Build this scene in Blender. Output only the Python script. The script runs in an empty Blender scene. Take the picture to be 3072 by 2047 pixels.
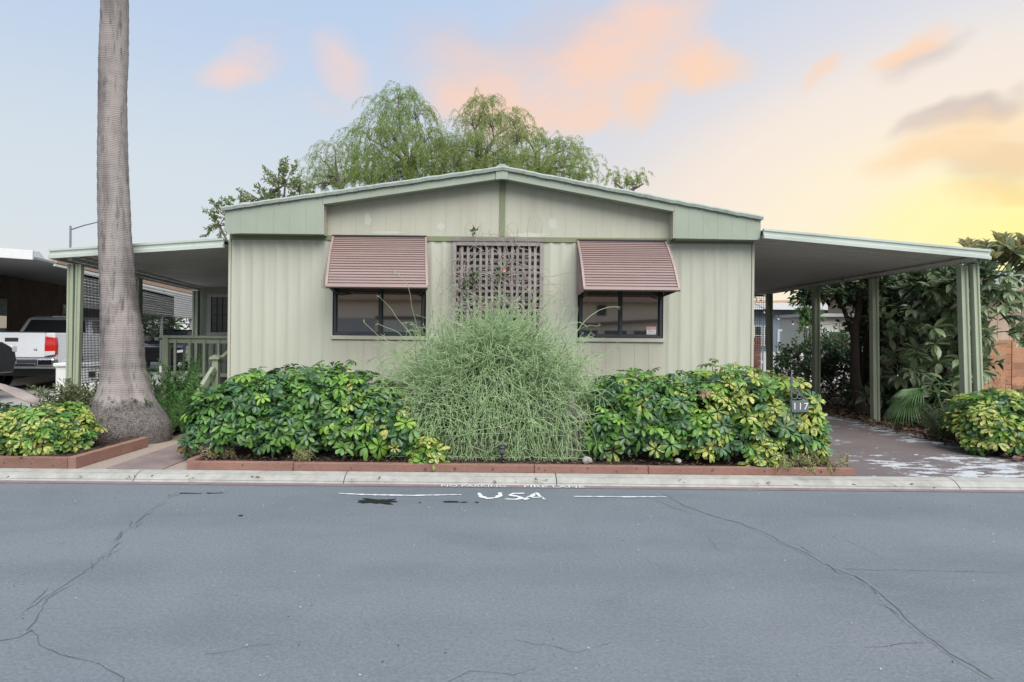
import bpy, math, random
import numpy as np
from mathutils import Vector, Matrix, Quaternion, Euler

R = math.radians
scene = bpy.context.scene
C = scene.collection
random.seed(7)
rng = np.random.default_rng(11)

# ------------------------------------------------------------------ camera
ROLL = 0.0096
FD = 1455.2
cd = bpy.data.cameras.new('camera')
cam = bpy.data.objects.new('camera', cd)
C.objects.link(cam)
cd.sensor_width = 36.0
cd.lens = 36.0 * 1900.0 / 3072.0
cd.shift_x = 0.0150
cd.shift_y = -0.0076
cd.clip_end = 2000
cam.matrix_world = Matrix.Translation((0, 0, 1.55)) @ Matrix.Rotation(R(90), 4, 'X') @ Matrix.Rotation(ROLL, 4, 'Z')
scene.camera = cam

# ------------------------------------------------------------------ view, world, sky fill
EXPO = 1.75
SKY_K = 1.0 / (2 ** EXPO)
vs = scene.view_settings
vs.view_transform = 'Standard'
vs.look = 'None'
vs.exposure = EXPO
vs.gamma = 1.0
vs.use_curve_mapping = False
cy = scene.cycles
cy.max_bounces = 6
cy.diffuse_bounces = 3
cy.glossy_bounces = 3
cy.transmission_bounces = 3
cy.caustics_reflective = False
cy.caustics_refractive = False

SUN_AZ, SUN_EL = R(42), R(7)      # the glow low on the right, behind the carport
world = bpy.data.worlds.new('World')
scene.world = world
world.use_nodes = True
nt = world.node_tree
nt.nodes.clear()


class NB:
    """tiny node-building helper"""
    def __init__(self, tree):
        self.t = tree

    def n(self, kind, **kw):
        nd = self.t.nodes.new(kind)
        for k, v in kw.items():
            setattr(nd, k, v)
        return nd

    def link(self, a, b):
        self.t.links.new(a, b)

    def set(self, sock, v):
        if hasattr(v, 'is_output') or isinstance(v, bpy.types.NodeSocket):
            self.link(v, sock)
        else:
            sock.default_value = v

    def m(self, op, a, b=None, c=None, clamp=False):
        nd = self.n('ShaderNodeMath', operation=op, use_clamp=clamp)
        self.set(nd.inputs[0], a)
        if b is not None:
            self.set(nd.inputs[1], b)
        if c is not None:
            self.set(nd.inputs[2], c)
        return nd.outputs[0]

    def mr(self, v, a, b, c=0.0, d=1.0, smooth=False):
        nd = self.n('ShaderNodeMapRange')
        nd.interpolation_type = 'SMOOTHSTEP' if smooth else 'LINEAR'
        nd.clamp = True
        self.set(nd.inputs[0], v)
        for i, q in enumerate((a, b, c, d)):
            self.set(nd.inputs[i + 1], q)
        return nd.outputs[0]

    def mix(self, f, a, b, blend='MIX'):
        nd = self.n('ShaderNodeMix', data_type='RGBA', blend_type=blend)
        self.set(nd.inputs[0], f)
        for s, v in ((nd.inputs[6], a), (nd.inputs[7], b)):
            if isinstance(v, (tuple, list)):
                s.default_value = (v[0], v[1], v[2], 1)
            else:
                self.link(v, s)
        return nd.outputs[2]

    def ramp(self, f, stops, interp='EASE'):
        nd = self.n('ShaderNodeValToRGB')
        cr = nd.color_ramp
        cr.interpolation = interp
        while len(cr.elements) < len(stops):
            cr.elements.new(0.5)
        for e, (p, c) in zip(cr.elements, stops):
            e.position = p
            e.color = (c[0], c[1], c[2], 1) if isinstance(c, (tuple, list)) else (c, c, c, 1)
        self.link(f, nd.inputs[0])
        return nd.outputs[0]

    def noise(self, vec, scale, detail=4, rough=0.55, dist=0.0):
        nd = self.n('ShaderNodeTexNoise')
        nd.inputs['Scale'].default_value = scale
        nd.inputs['Detail'].default_value = detail
        nd.inputs['Roughness'].default_value = rough
        nd.inputs['Distortion'].default_value = dist
        if vec is not None:
            self.link(vec, nd.inputs['Vector'])
        return nd

    def mapping(self, vec, loc=(0, 0, 0), rot=(0, 0, 0), scale=(1, 1, 1), kind='POINT'):
        nd = self.n('ShaderNodeMapping', vector_type=kind)
        nd.inputs['Location'].default_value = loc
        nd.inputs['Rotation'].default_value = rot
        nd.inputs['Scale'].default_value = scale
        self.link(vec, nd.inputs['Vector'])
        return nd.outputs[0]


def srgb(r, g, b):
    def f(c):
        c /= 255.0
        return c / 12.92 if c <= 0.04045 else ((c + 0.055) / 1.055) ** 2.4
    return (f(r), f(g), f(b))


def build_sky():
    b = NB(nt)
    tc = b.n('ShaderNodeTexCoord').outputs['Generated']
    nrm = b.n('ShaderNodeVectorMath', operation='NORMALIZE')
    b.link(tc, nrm.inputs[0])
    D = nrm.outputs[0]
    sep = b.n('ShaderNodeSeparateXYZ')
    b.link(D, sep.inputs[0])
    az = b.m('ARCTAN2', sep.outputs[0], sep.outputs[1])
    el = b.m('ARCSINE', sep.outputs[2])
    # clear evening sky, cool side: pale at the horizon, blue overhead
    cool = b.ramp(b.mr(el, R(-2), R(60)), [(0.0, srgb(236, 236, 234)), (0.20, srgb(222, 232, 240)),
                                           (0.48, srgb(196, 216, 244)), (1.0, srgb(164, 192, 234))])
    # distance in angle from the sun below the roofs
    da = b.m('SUBTRACT', az, SUN_AZ)
    de = b.m('MULTIPLY', b.m('SUBTRACT', el, SUN_EL), 2.25)
    ang = b.m('SQRT', b.m('MULTIPLY_ADD', da, da, b.m('MULTIPLY', de, de)))
    an = b.mr(ang, 0.0, R(75))
    warm = b.ramp(an, [(0.0, srgb(255, 250, 146)), (0.12, srgb(255, 248, 178)), (0.22, srgb(255, 241, 210)),
                       (0.36, srgb(247, 233, 222)), (0.52, srgb(229, 225, 229)), (1.0, srgb(205, 217, 236))])
    wf = b.ramp(an, [(0.0, 1.0), (0.34, 0.95), (0.66, 0.40), (0.95, 0.0)])
    col = b.mix(wf, cool, warm)
    # physical sky folded in
    sky = b.n('ShaderNodeTexSky', sky_type='NISHITA')
    sky.sun_disc = False
    sky.sun_elevation = SUN_EL
    sky.sun_rotation = SUN_AZ
    sky.dust_density = 2.0
    sk = b.n('ShaderNodeVectorMath', operation='SCALE')
    b.link(sky.outputs[0], sk.inputs[0])
    sk.inputs['Scale'].default_value = 0.12
    cl = b.n('ShaderNodeVectorMath', operation='MINIMUM')
    b.link(sk.outputs[0], cl.inputs[0])
    cl.inputs[1].default_value = (1.1, 1.0, 0.9)
    col = b.mix(0.10, col, cl.outputs[0])

    # clouds, laid out by azimuth and elevation
    cmb = b.n('ShaderNodeCombineXYZ')
    b.link(az, cmb.inputs[0])
    b.link(el, cmb.inputs[1])
    cmb.inputs[2].default_value = 1.0
    AE = cmb.outputs[0]
    wob = b.noise(AE, 5.5, 3, 0.6)
    wv = b.n('ShaderNodeVectorMath', operation='SUBTRACT')
    b.link(wob.outputs['Color'], wv.inputs[0])
    wv.inputs[1].default_value = (0.5, 0.5, 0.5)
    ws = b.n('ShaderNodeVectorMath', operation='SCALE')
    b.link(wv.outputs[0], ws.inputs[0])
    ws.inputs['Scale'].default_value = 0.10
    wz = b.n('ShaderNodeVectorMath', operation='MULTIPLY')
    b.link(ws.outputs[0], wz.inputs[0])
    wz.inputs[1].default_value = (1, 1, 0)
    wa = b.n('ShaderNodeVectorMath', operation='ADD')
    b.link(AE, wa.inputs[0])
    b.link(wz.outputs[0], wa.inputs[1])
    AEW = wa.outputs[0]

    def blob(px, py, rx, ry, rot, amp):
        a0 = math.atan((px - 1141) / FD)
        e0 = math.atan((766 - py) / FD * math.cos(a0))
        k = math.cos(a0) / FD * 1.25
        c_, s_ = math.cos(R(rot)), math.sin(R(rot))
        r2 = None
        for ex, ey, rad in ((c_, s_, rx * k), (-s_, c_, ry * k)):
            q = b.n('ShaderNodeVectorMath', operation='DOT_PRODUCT')
            b.link(AEW, q.inputs[0])
            q.inputs[1].default_value = (ex / rad, ey / rad, -(ex * a0 + ey * e0) / rad)
            u = q.outputs['Value']
            r2 = b.m('MULTIPLY', u, u) if r2 is None else b.m('MULTIPLY_ADD', u, u, r2)
        f = b.m('MULTIPLY_ADD', r2, -1 / 1.25, 1.0, True)
        return b.m('MULTIPLY', f, amp)

    def total(lst):
        s = None
        for q in lst:
            o = blob(*q)
            s = o if s is None else b.m('MAXIMUM', s, o)
        return s

    lit = total([(1180, 215, 210, 85, -8, 0.95), (1330, 165, 230, 85, 12, 1.0), (1480, 70, 150, 85, 30, 0.9),
                 (1580, 145, 120, 50, 0, 0.95), (1455, 240, 90, 60, 40, 0.75), (1260, 265, 150, 45, 0, 0.9),
                 (540, 178, 100, 42, 28, 0.72), (785, 150, 75, 60, -40, 0.75), (760, 250, 90, 45, 0, 0.35),
                 (1885, 170, 55, 28, 45, 0.75), (2090, 105, 85, 28, 28, 0.85), 
                 (2190, 320, 180, 55, 10, 0.85), (2340, 250, 60, 25, 15, 0.7), (2320, 330, 120, 50, 10, 0.7),
                 (2300, 408, 110, 28, 8, 0.8)])
    shade = total([(1060, 130, 170, 75, 0, 0.5), (1250, 90, 160, 70, 10, 0.6), (620, 120, 90, 50, 0, 0.35),
                   (2120, 130, 90, 32, 25, 0.55), (2200, 255, 120, 26, 6, 0.9), (2300, 345, 110, 45, 12, 0.55),
                   (2330, 205, 80, 20, 18, 0.5)])
    fine = b.noise(b.mapping(AEW, rot=(0, 0, -0.35), scale=(0.62, 1.7, 1)), 9.0, 5, 0.62, 0.3)
    fm = b.mr(fine.outputs['Fac'], 0.28, 0.66, 0.45, 1.05)
    # the same broken cloud thinly everywhere else
    far = b.noise(D, 3.2, 2, 0.55)
    farm = b.mr(far.outputs['Fac'], 0.56, 0.80, 0.0, 0.28, True)
    farm = b.m('MULTIPLY', farm, b.mr(b.m('ABSOLUTE', az), R(38), R(60)))
    litm = b.m('MAXIMUM', b.mr(b.m('MULTIPLY', lit, fm), 0.08, 0.92, 0, 1, True), farm)
    shm = b.mr(b.m('MULTIPLY', shade, fm), 0.06, 0.70, 0, 0.9, True)
    # cloud colours: peach lit bellies, yellower near the sun, mauve-grey shaded tops
    lc = b.ramp(an, [(0.0, srgb(255, 228, 140)), (0.18, srgb(253, 219, 172)), (0.45, srgb(255, 216, 184)), (0.75, srgb(253, 213, 192)), (1.0, srgb(247, 214, 204))])
    sc = b.ramp(an, [(0.0, srgb(222, 205, 180)), (0.3, srgb(212, 198, 190)), (1.0, srgb(214, 208, 220))])
    col = b.mix(b.m('MULTIPLY', shm, 0.95), col, sc)
    col = b.mix(b.m('MULTIPLY', litm, 0.92), col, lc)
    bg = b.n('ShaderNodeBackground')
    b.link(col, bg.inputs['Color'])
    bg.inputs['Strength'].default_value = SKY_K
    out = b.n('ShaderNodeOutputWorld')
    b.link(bg.outputs[0], out.inputs['Surface'])


build_sky()
world.cycles.sampling_method = 'MANUAL'
world.cycles.sample_map_resolution = 256

sl = bpy.data.lights.new('sky_fill', 'SUN')
sl.energy = 1.5
sl.angle = R(58)
sl.color = (1.0, 0.95, 0.875)
sky_fill = bpy.data.objects.new('sky_fill', sl)
C.objects.link(sky_fill)
# soft fill lamp added to stand in for the evening sky over the street
sky_fill.rotation_euler = Vector((-0.20, 0.60, -0.78)).to_track_quat('-Z', 'Y').to_euler()

# ------------------------------------------------------------------ mesh helpers
def at(px, py, d):
    """photo pixel (2353 wide) at depth d -> world point"""
    x = px + ROLL * (py - 766)
    y = py - ROLL * (px - 1141)
    return Vector(((x - 1141) / FD * d, d, 1.55 - (y - 766) / FD * d))


def gnd(px, py, z=0.0):
    y = py - ROLL * (px - 1141)
    d = (1.55 - z) * FD / (y - 766)
    return at(px, py, d)


def wloc(o):
    v = Vector((0, 0, 0))
    while o is not None:
        v += o.location
        o = o.parent
    return v


def tag(o, label=None, cat=None, group=None, kind=None):
    if label:
        o['label'] = label
    if cat:
        o['category'] = cat
    if group:
        o['group'] = group
    if kind:
        o['kind'] = kind
    return o


def empty(name, loc=(0, 0, 0), rz=0.0, label=None, cat=None, group=None):
    o = bpy.data.objects.new(name, None)
    C.objects.link(o)
    o.location = loc
    o.rotation_euler = (0, 0, rz)
    o.empty_display_size = 0.2
    return tag(o, label, cat, group)


def link_mesh(name, me, parent=None, local=False, world_off=True):
    o = bpy.data.objects.new(name, me)
    C.objects.link(o)
    if parent is not None:
        o.parent = parent
        if not local and world_off:
            o.location = -wloc(parent)
    return o


def np_mesh(name, verts, faces, mat, smooth=False):
    """fast mesh from arrays; faces all of one size"""
    me = bpy.data.meshes.new(name)
    verts = np.asarray(verts, dtype=np.float32).reshape(-1, 3)
    faces = np.asarray(faces, dtype=np.int32)
    k = faces.shape[1]
    me.vertices.add(len(verts))
    me.vertices.foreach_set('co', verts.ravel())
    me.loops.add(faces.size)
    me.loops.foreach_set('vertex_index', faces.ravel())
    me.polygons.add(len(faces))
    me.polygons.foreach_set('loop_start', np.arange(0, faces.size, k, dtype=np.int32))
    me.polygons.foreach_set('loop_total', np.full(len(faces), k, dtype=np.int32))
    if smooth:
        me.polygons.foreach_set('use_smooth', np.ones(len(faces), dtype=bool))
    me.update(calc_edges=True)
    me.materials.append(mat)
    return me


class MB:
    def __init__(self):
        self.v = []
        self.f = []

    def add(self, vs, fs):
        n = len(self.v)
        self.v += [tuple(p) for p in vs]
        self.f += [tuple(i + n for i in f) for f in fs]
        return self

    def box(self, x0, x1, y0, y1, z0, z1):
        vs = [(x, y, z) for z in (z0, z1) for y in (y0, y1) for x in (x0, x1)]
        return self.add(vs, [(0, 2, 3, 1), (4, 5, 7, 6), (0, 1, 5, 4), (2, 6, 7, 3), (0, 4, 6, 2), (1, 3, 7, 5)])

    def bar(self, a, b, w, h, up=(0, 0, 1)):
        """a square bar from a to b, w across, h along up"""
        a, b = Vector(a), Vector(b)
        d = (b - a).normalized()
        s = d.cross(Vector(up))
        if s.length < 1e-4:
            s = d.cross(Vector((0, 1, 0)))
        s.normalize()
        u = s.cross(d).normalized()
        vs = []
        for p in (a, b):
            for i, j in ((-1, -1), (1, -1), (1, 1), (-1, 1)):
                vs.append(p + s * (w / 2 * i) + u * (h / 2 * j))
        return self.add(vs, [(0, 1, 2, 3), (7, 6, 5, 4), (0, 4, 5, 1), (1, 5, 6, 2), (2, 6, 7, 3), (3, 7, 4, 0)])

    def prism(self, poly, axis, a, b):
        """extrude a 2-D polygon along axis ('y': poly is (x,z); 'x': (y,z); 'z': (x,y))"""
        def p3(p, t):
            return {'y': (p[0], t, p[1]), 'x': (t, p[0], p[1]), 'z': (p[0], p[1], t)}[axis]
        n = len(poly)
        vs = [p3(p, a) for p in poly] + [p3(p, b) for p in poly]
        fs = [tuple(range(n)), tuple(range(2 * n - 1, n - 1, -1))]
        fs += [(i, n + i, n + (i + 1) % n, (i + 1) % n) for i in range(n)]
        return self.add(vs, fs)

    def tube(self, pts, r, n=6, cap=True):
        pts = [Vector(p) for p in pts]
        rs = r if isinstance(r, (list, tuple)) else [r] * len(pts)
        base = len(self.v)
        ref = Vector((0.31, 0.9, 0.13))
        for i, p in enumerate(pts):
            d = (pts[min(i + 1, len(pts) - 1)] - pts[max(i - 1, 0)]).normalized()
            s = d.cross(ref)
            if s.length < 1e-3:
                s = d.cross(Vector((1, 0, 0)))
            s.normalize()
            u = d.cross(s)
            for k in range(n):
                t = 2 * math.pi * k / n
                self.v.append(tuple(p + (s * math.cos(t) + u * math.sin(t)) * rs[i]))
        for i in range(len(pts) - 1):
            for k in range(n):
                a = base + i * n + k
                b2 = base + i * n + (k + 1) % n
                self.f.append((a, b2, b2 + n, a + n))
        if cap:
            self.f.append(tuple(base + k for k in range(n)))
            self.f.append(tuple(base + (len(pts) - 1) * n + k for k in reversed(range(n))))
        return self

    def lathe(self, prof, cx, cy, n=16, cap=True):
        base = len(self.v)
        for (r, z) in prof:
            for k in range(n):
                t = 2 * math.pi * k / n
                self.v.append((cx + r * math.cos(t), cy + r * math.sin(t), z))
        for i in range(len(prof) - 1):
            for k in range(n):
                a = base + i * n + k
                b2 = base + i * n + (k + 1) % n
                self.f.append((a, b2, b2 + n, a + n))
        if cap:
            self.f.append(tuple(base + k for k in reversed(range(n))))
            self.f.append(tuple(base + (len(prof) - 1) * n + k for k in range(n)))
        return self

    def quad(self, a, b, c, d):
        return self.add([a, b, c, d], [(0, 1, 2, 3)])

    def mesh(self, name, mat, smooth=False):
        me = bpy.data.meshes.new(name)
        me.from_pydata(self.v, [], self.f)
        if smooth:
            me.polygons.foreach_set('use_smooth', [True] * len(me.polygons))
        me.update()
        if mat:
            me.materials.append(mat)
        return me

    def build(self, name, mat, parent=None, smooth=False, bevel=0.0, local=False):
        o = link_mesh(name, self.mesh(name, mat, smooth), parent, local)
        if bevel:
            md = o.modifiers.new('bevel', 'BEVEL')
            md.width = bevel
            md.segments = 2
            md.limit_method = 'ANGLE'
        return o


def tubes_np(P, r):
    """P: (S,K,3) strands, r: (S,K) radii -> triangular tubes"""
    S, K, _ = P.shape
    d = np.gradient(P, axis=1)
    d /= np.linalg.norm(d, axis=2, keepdims=True) + 1e-9
    ref = np.array([0.31, 0.82, 0.47])
    s = np.cross(d, ref)
    s /= np.linalg.norm(s, axis=2, keepdims=True) + 1e-9
    u = np.cross(d, s)
    rings = []
    for k in range(3):
        t = 2 * math.pi * k / 3
        rings.append(P + (s * math.cos(t) + u * math.sin(t)) * r[..., None])
    V = np.stack(rings, axis=2).reshape(-1, 3)
    idx = np.arange(S * K * 3).reshape(S, K, 3)
    a = idx[:, :-1, :]
    b = np.roll(a, -1, axis=2)
    c = np.roll(idx[:, 1:, :], -1, axis=2)
    dd = idx[:, 1:, :]
    F = np.stack([a, b, c, dd], axis=-1).reshape(-1, 4)
    return V, F


def unit(a):
    return a / (np.linalg.norm(a, axis=-1, keepdims=True) + 1e-9)


def leaves_np(c, d, nrm, L, W, fold=0.25):
    """folded rhombic leaves: base c, direction d, face normal nrm (arrays) -> tris"""
    N = len(c)
    d = unit(d)
    s = unit(np.cross(d, nrm))
    n2 = np.cross(s, d)
    L = np.broadcast_to(np.asarray(L, dtype=float), (N,))[:, None]
    W = np.broadcast_to(np.asarray(W, dtype=float), (N,))[:, None]
    base = c
    tip = c + d * L - n2 * L * 0.12
    mid = c + d * L * 0.5
    lf = mid + s * W * 0.5 + n2 * W * fold
    rt = mid - s * W * 0.5 + n2 * W * fold
    V = np.stack([base, lf, tip, rt], axis=1).reshape(-1, 3)
    i = np.arange(N)[:, None] * 4
    F = np.concatenate([i + np.array([[0, 2, 1]]), i + np.array([[0, 3, 2]])], axis=0)
    return V, F


def rdir(n, up=0.0):
    v = rng.normal(size=(n, 3))
    v = unit(v)
    v[:, 2] += up
    return unit(v)


def text_mesh(body, size, mat, extrude=0.0006, spacing=1.0, shear=0.0):
    cu = bpy.data.curves.new('lettering', 'FONT')
    cu.body = body
    cu.size = size
    cu.extrude = extrude
    cu.align_x = 'CENTER'
    cu.align_y = 'CENTER'
    cu.space_character = spacing
    cu.shear = shear
    o = bpy.data.objects.new('lettering_tmp', cu)
    C.objects.link(o)
    dg = bpy.context.evaluated_depsgraph_get()
    me = bpy.data.meshes.new_from_object(o.evaluated_get(dg))
    me.materials.clear()
    me.materials.append(mat)
    bpy.data.objects.remove(o)
    bpy.data.curves.remove(cu)
    return me


# ------------------------------------------------------------------ materials
def mat(name, col, rough=0.6, var=0.12, scale=6.0, stretch=(1, 1, 1), bump=0.0, bscale=40.0, metal=0.0,
        spec=0.5, dirt=None, dirt_amt=0.0, dirt_scale=2.0, coat=0.0, ior=1.5, rvar=0.08, ovar=0.0):
    m = bpy.data.materials.new(name)
    m.use_nodes = True
    t = m.node_tree
    b = NB(t)
    p = t.nodes['Principled BSDF']
    geo = b.n('ShaderNodeNewGeometry')
    pos = b.mapping(geo.outputs['Position'], scale=stretch)
    n1 = b.noise(pos, scale, 5, 0.6)
    n2 = b.noise(pos, scale * 7.3, 4, 0.6)
    f = b.m('ADD', b.m('MULTIPLY', n1.outputs['Fac'], 0.7), b.m('MULTIPLY', n2.outputs['Fac'], 0.3))
    k = b.mr(f, 0.3, 0.7, 1 - var, 1 + var)
    if ovar:
        oi = b.n('ShaderNodeObjectInfo')
        k = b.m('MULTIPLY', k, b.mr(oi.outputs['Random'], 0, 1, 1 - ovar, 1 + ovar))
    cc = b.n('ShaderNodeVectorMath', operation='SCALE')
    cc.inputs[0].default_value = col
    b.link(k, cc.inputs['Scale'])
    c = cc.outputs[0]
    if dirt is not None:
        dn = b.noise(pos, dirt_scale, 6, 0.65)
        c = b.mix(b.mr(dn.outputs['Fac'], 0.48, 0.72, 0.0, dirt_amt, True), c, dirt)
    b.link(c, p.inputs['Base Color'])
    rv = b.mr(n2.outputs['Fac'], 0.3, 0.7, max(0.02, rough - rvar), min(1.0, rough + rvar))
    b.link(rv, p.inputs['Roughness'])
    p.inputs['Metallic'].default_value = metal
    p.inputs['Specular IOR Level'].default_value = spec
    p.inputs['IOR'].default_value = ior
    p.inputs['Coat Weight'].default_value = coat
    if bump:
        bn = b.noise(pos, bscale, 4, 0.6)
        bp = b.n('ShaderNodeBump')
        bp.inputs['Strength'].default_value = bump
        bp.inputs['Distance'].default_value = 0.01
        b.link(bn.outputs['Fac'], bp.inputs['Height'])
        b.link(bp.outputs[0], p.inputs['Normal'])
    return m


def leaf_mat(name, cols, rough=0.45, trans=0.3, blotch=None, blotch_amt=0.5, spec=0.5, bscale=55, island=0.35):
    """foliage: colour differs from leaf to leaf; blotch = a second pigment in patches"""
    m = bpy.data.materials.new(name)
    m.use_nodes = True
    t = m.node_tree
    b = NB(t)
    p = t.nodes['Principled BSDF']
    out = t.nodes['Material Output']
    geo = b.n('ShaderNodeNewGeometry')
    oi = b.n('ShaderNodeObjectInfo')
    f = b.m('FRACT', b.m('ADD', b.m('MULTIPLY', geo.outputs['Random Per Island'], 0.55), b.m('MULTIPLY', oi.outputs['Random'], 0.75)))
    st = [(i / max(1, len(cols) - 1), c) for i, c in enumerate(cols)]
    c = b.ramp(f, st, 'LINEAR')
    if blotch is not None:
        bn = b.noise(geo.outputs['Position'], bscale, 3, 0.6)
        thr = b.m('ADD', bn.outputs['Fac'], b.m('MULTIPLY', b.m('SUBTRACT', geo.outputs['Random Per Island'], 0.5), island))
        c = b.mix(b.mr(thr, 0.62 - blotch_amt * 0.3, 0.68 - blotch_amt * 0.3), c, blotch)
    b.link(c, p.inputs['Base Color'])
    p.inputs['Roughness'].default_value = rough
    p.inputs['Specular IOR Level'].default_value = spec
    tr = b.n('ShaderNodeBsdfTranslucent')
    b.link(c, tr.inputs['Color'])
    mx = b.n('ShaderNodeMixShader')
    mx.inputs[0].default_value = trans
    b.link(p.outputs[0], mx.inputs[1])
    b.link(tr.outputs[0], mx.inputs[2])
    b.link(mx.outputs[0], out.inputs['Surface'])
    return m


def asphalt():
    m = bpy.data.materials.new('asphalt')
    m.use_nodes = True
    t = m.node_tree
    b = NB(t)
    p = t.nodes['Principled BSDF']
    pos = b.n('ShaderNodeNewGeometry').outputs['Position']
    big = b.noise(b.mapping(pos, scale=(0.16, 0.55, 1)), 1.6, 5, 0.6, 0.4)
    mid = b.noise(b.mapping(pos, scale=(0.6, 1.4, 1)), 2.3, 5, 0.65)
    fine = b.noise(pos, 160, 3, 0.7)
    grit = b.noise(pos, 420, 2, 0.7)
    c = b.ramp(big.outputs['Fac'], [(0.30, (0.136, 0.163, 0.186)), (0.50, (0.172, 0.198, 0.218)), (0.72, (0.198, 0.218, 0.232))], 'LINEAR')
    c = b.mix(b.mr(mid.outputs['Fac'], 0.52, 0.72, 0, 0.35), c, (0.132, 0.150, 0.172))
    spk = b.noise(pos, 46, 4, 0.75)
    band = b.noise(b.mapping(pos, scale=(0.05, 1.0, 1)), 1.15, 3, 0.5)
    c = b.mix(b.mr(band.outputs['Fac'], 0.46, 0.62, 0, 0.22), c, (0.112, 0.127, 0.143))
    pt = b.noise(pos, 0.9, 6, 0.7, 0.6)
    c = b.mix(b.mr(pt.outputs['Fac'], 0.50, 0.66, 0, 0.5), c, (0.205, 0.222, 0.236))
    c = b.mix(b.mr(pt.outputs['Fac'], 0.44, 0.30, 0, 0.5), c, (0.115, 0.135, 0.152))
    c = b.mix(b.mr(spk.outputs['Fac'], 0.48, 0.66, 0, 0.5), c, (0.088, 0.102, 0.118))
    c = b.mix(b.mr(spk.outputs['Fac'], 0.45, 0.32, 0, 0.6), c, (0.255, 0.262, 0.268))
    c = b.mix(b.mr(fine.outputs['Fac'], 0.40, 0.68, 0, 0.35), c, (0.075, 0.085, 0.098))
    c = b.mix(b.mr(grit.outputs['Fac'], 0.62, 0.74, 0, 0.55), c, (0.30, 0.30, 0.31))
    # pale specks of loose grit
    vo = b.n('ShaderNodeTexVoronoi')
    vo.inputs['Scale'].default_value = 11.0
    b.link(pos, vo.inputs['Vector'])
    c = b.mix(b.mr(vo.outputs['Distance'], 0.028, 0.045, 0.75, 0.0), c, (0.42, 0.41, 0.38))
    b.link(c, p.inputs['Base Color'])
    p.inputs['Roughness'].default_value = 0.78
    p.inputs['Specular IOR Level'].default_value = 0.35
    hb = b.m('ADD', b.m('MULTIPLY', fine.outputs['Fac'], 0.7), b.m('MULTIPLY', spk.outputs['Fac'], 1.2))
    bp = b.n('ShaderNodeBump')
    bp.inputs['Strength'].default_value = 0.55
    bp.inputs['Distance'].default_value = 0.008
    b.link(hb, bp.inputs['Height'])
    b.link(bp.outputs[0], p.inputs['Normal'])
    return m


def driveway_mat():
    m = bpy.data.materials.new('driveway_paint')
    m.use_nodes = True
    t = m.node_tree
    b = NB(t)
    p = t.nodes['Principled BSDF']
    pos = b.n('ShaderNodeNewGeometry').outputs['Position']
    sep = b.n('ShaderNodeSeparateXYZ')
    b.link(pos, sep.inputs[0])
    n0 = b.noise(pos, 1.1, 5, 0.6)
    nf = b.noise(pos, 130, 3, 0.6)
    c = b.ramp(n0.outputs['Fac'], [(0.3, (0.128, 0.106, 0.108)), (0.7, (0.178, 0.150, 0.150))], 'LINEAR')
    c = b.mix(b.mr(nf.outputs['Fac'], 0.4, 0.7, 0, 0.3), c, (0.10, 0.085, 0.085))
    # peeled patches of the old white coat, worn along two wheel tracks
    pn = b.noise(b.mapping(pos, rot=(0, 0, 0.12), scale=(1.1, 2.3, 1)), 3.4, 7, 0.72)
    big = b.noise(pos, 0.85, 2, 0.5)
    w1 = b.mr(b.m('ABSOLUTE', b.m('SUBTRACT', sep.outputs[1], 7.3)), 0.2, 1.15, 0.15, 0.0, True)
    edge = b.mr(b.m('ABSOLUTE', b.m('SUBTRACT', sep.outputs[0], 6.2)), 0.1, 0.7, 0.13, 0.0, True)
    edge = b.m('MULTIPLY', edge, b.mr(sep.outputs[1], 8.0, 9.0))
    left = b.mr(sep.outputs[0], 4.0, 4.5, 0.0, 1.0)
    s = b.m('ADD', b.m('ADD', pn.outputs['Fac'], b.m('MULTIPLY', b.m('MAXIMUM', w1, edge), left)), b.m('MULTIPLY', b.m('SUBTRACT', big.outputs['Fac'], 0.5), 0.35))
    msk = b.mr(s, 0.640, 0.655)
    c = b.mix(b.m('MULTIPLY', msk, 0.92), c, (0.50, 0.53, 0.55))
    b.link(c, p.inputs['Base Color'])
    p.inputs['Roughness'].default_value = 0.7
    p.inputs['Specular IOR Level'].default_value = 0.35
    bp = b.n('ShaderNodeBump')
    bp.inputs['Strength'].default_value = 0.4
    bp.inputs['Distance'].default_value = 0.006
    b.link(b.m('ADD', nf.outputs['Fac'], b.m('MULTIPLY', msk, -0.6)), bp.inputs['Height'])
    b.link(bp.outputs[0], p.inputs['Normal'])
    return m


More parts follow.
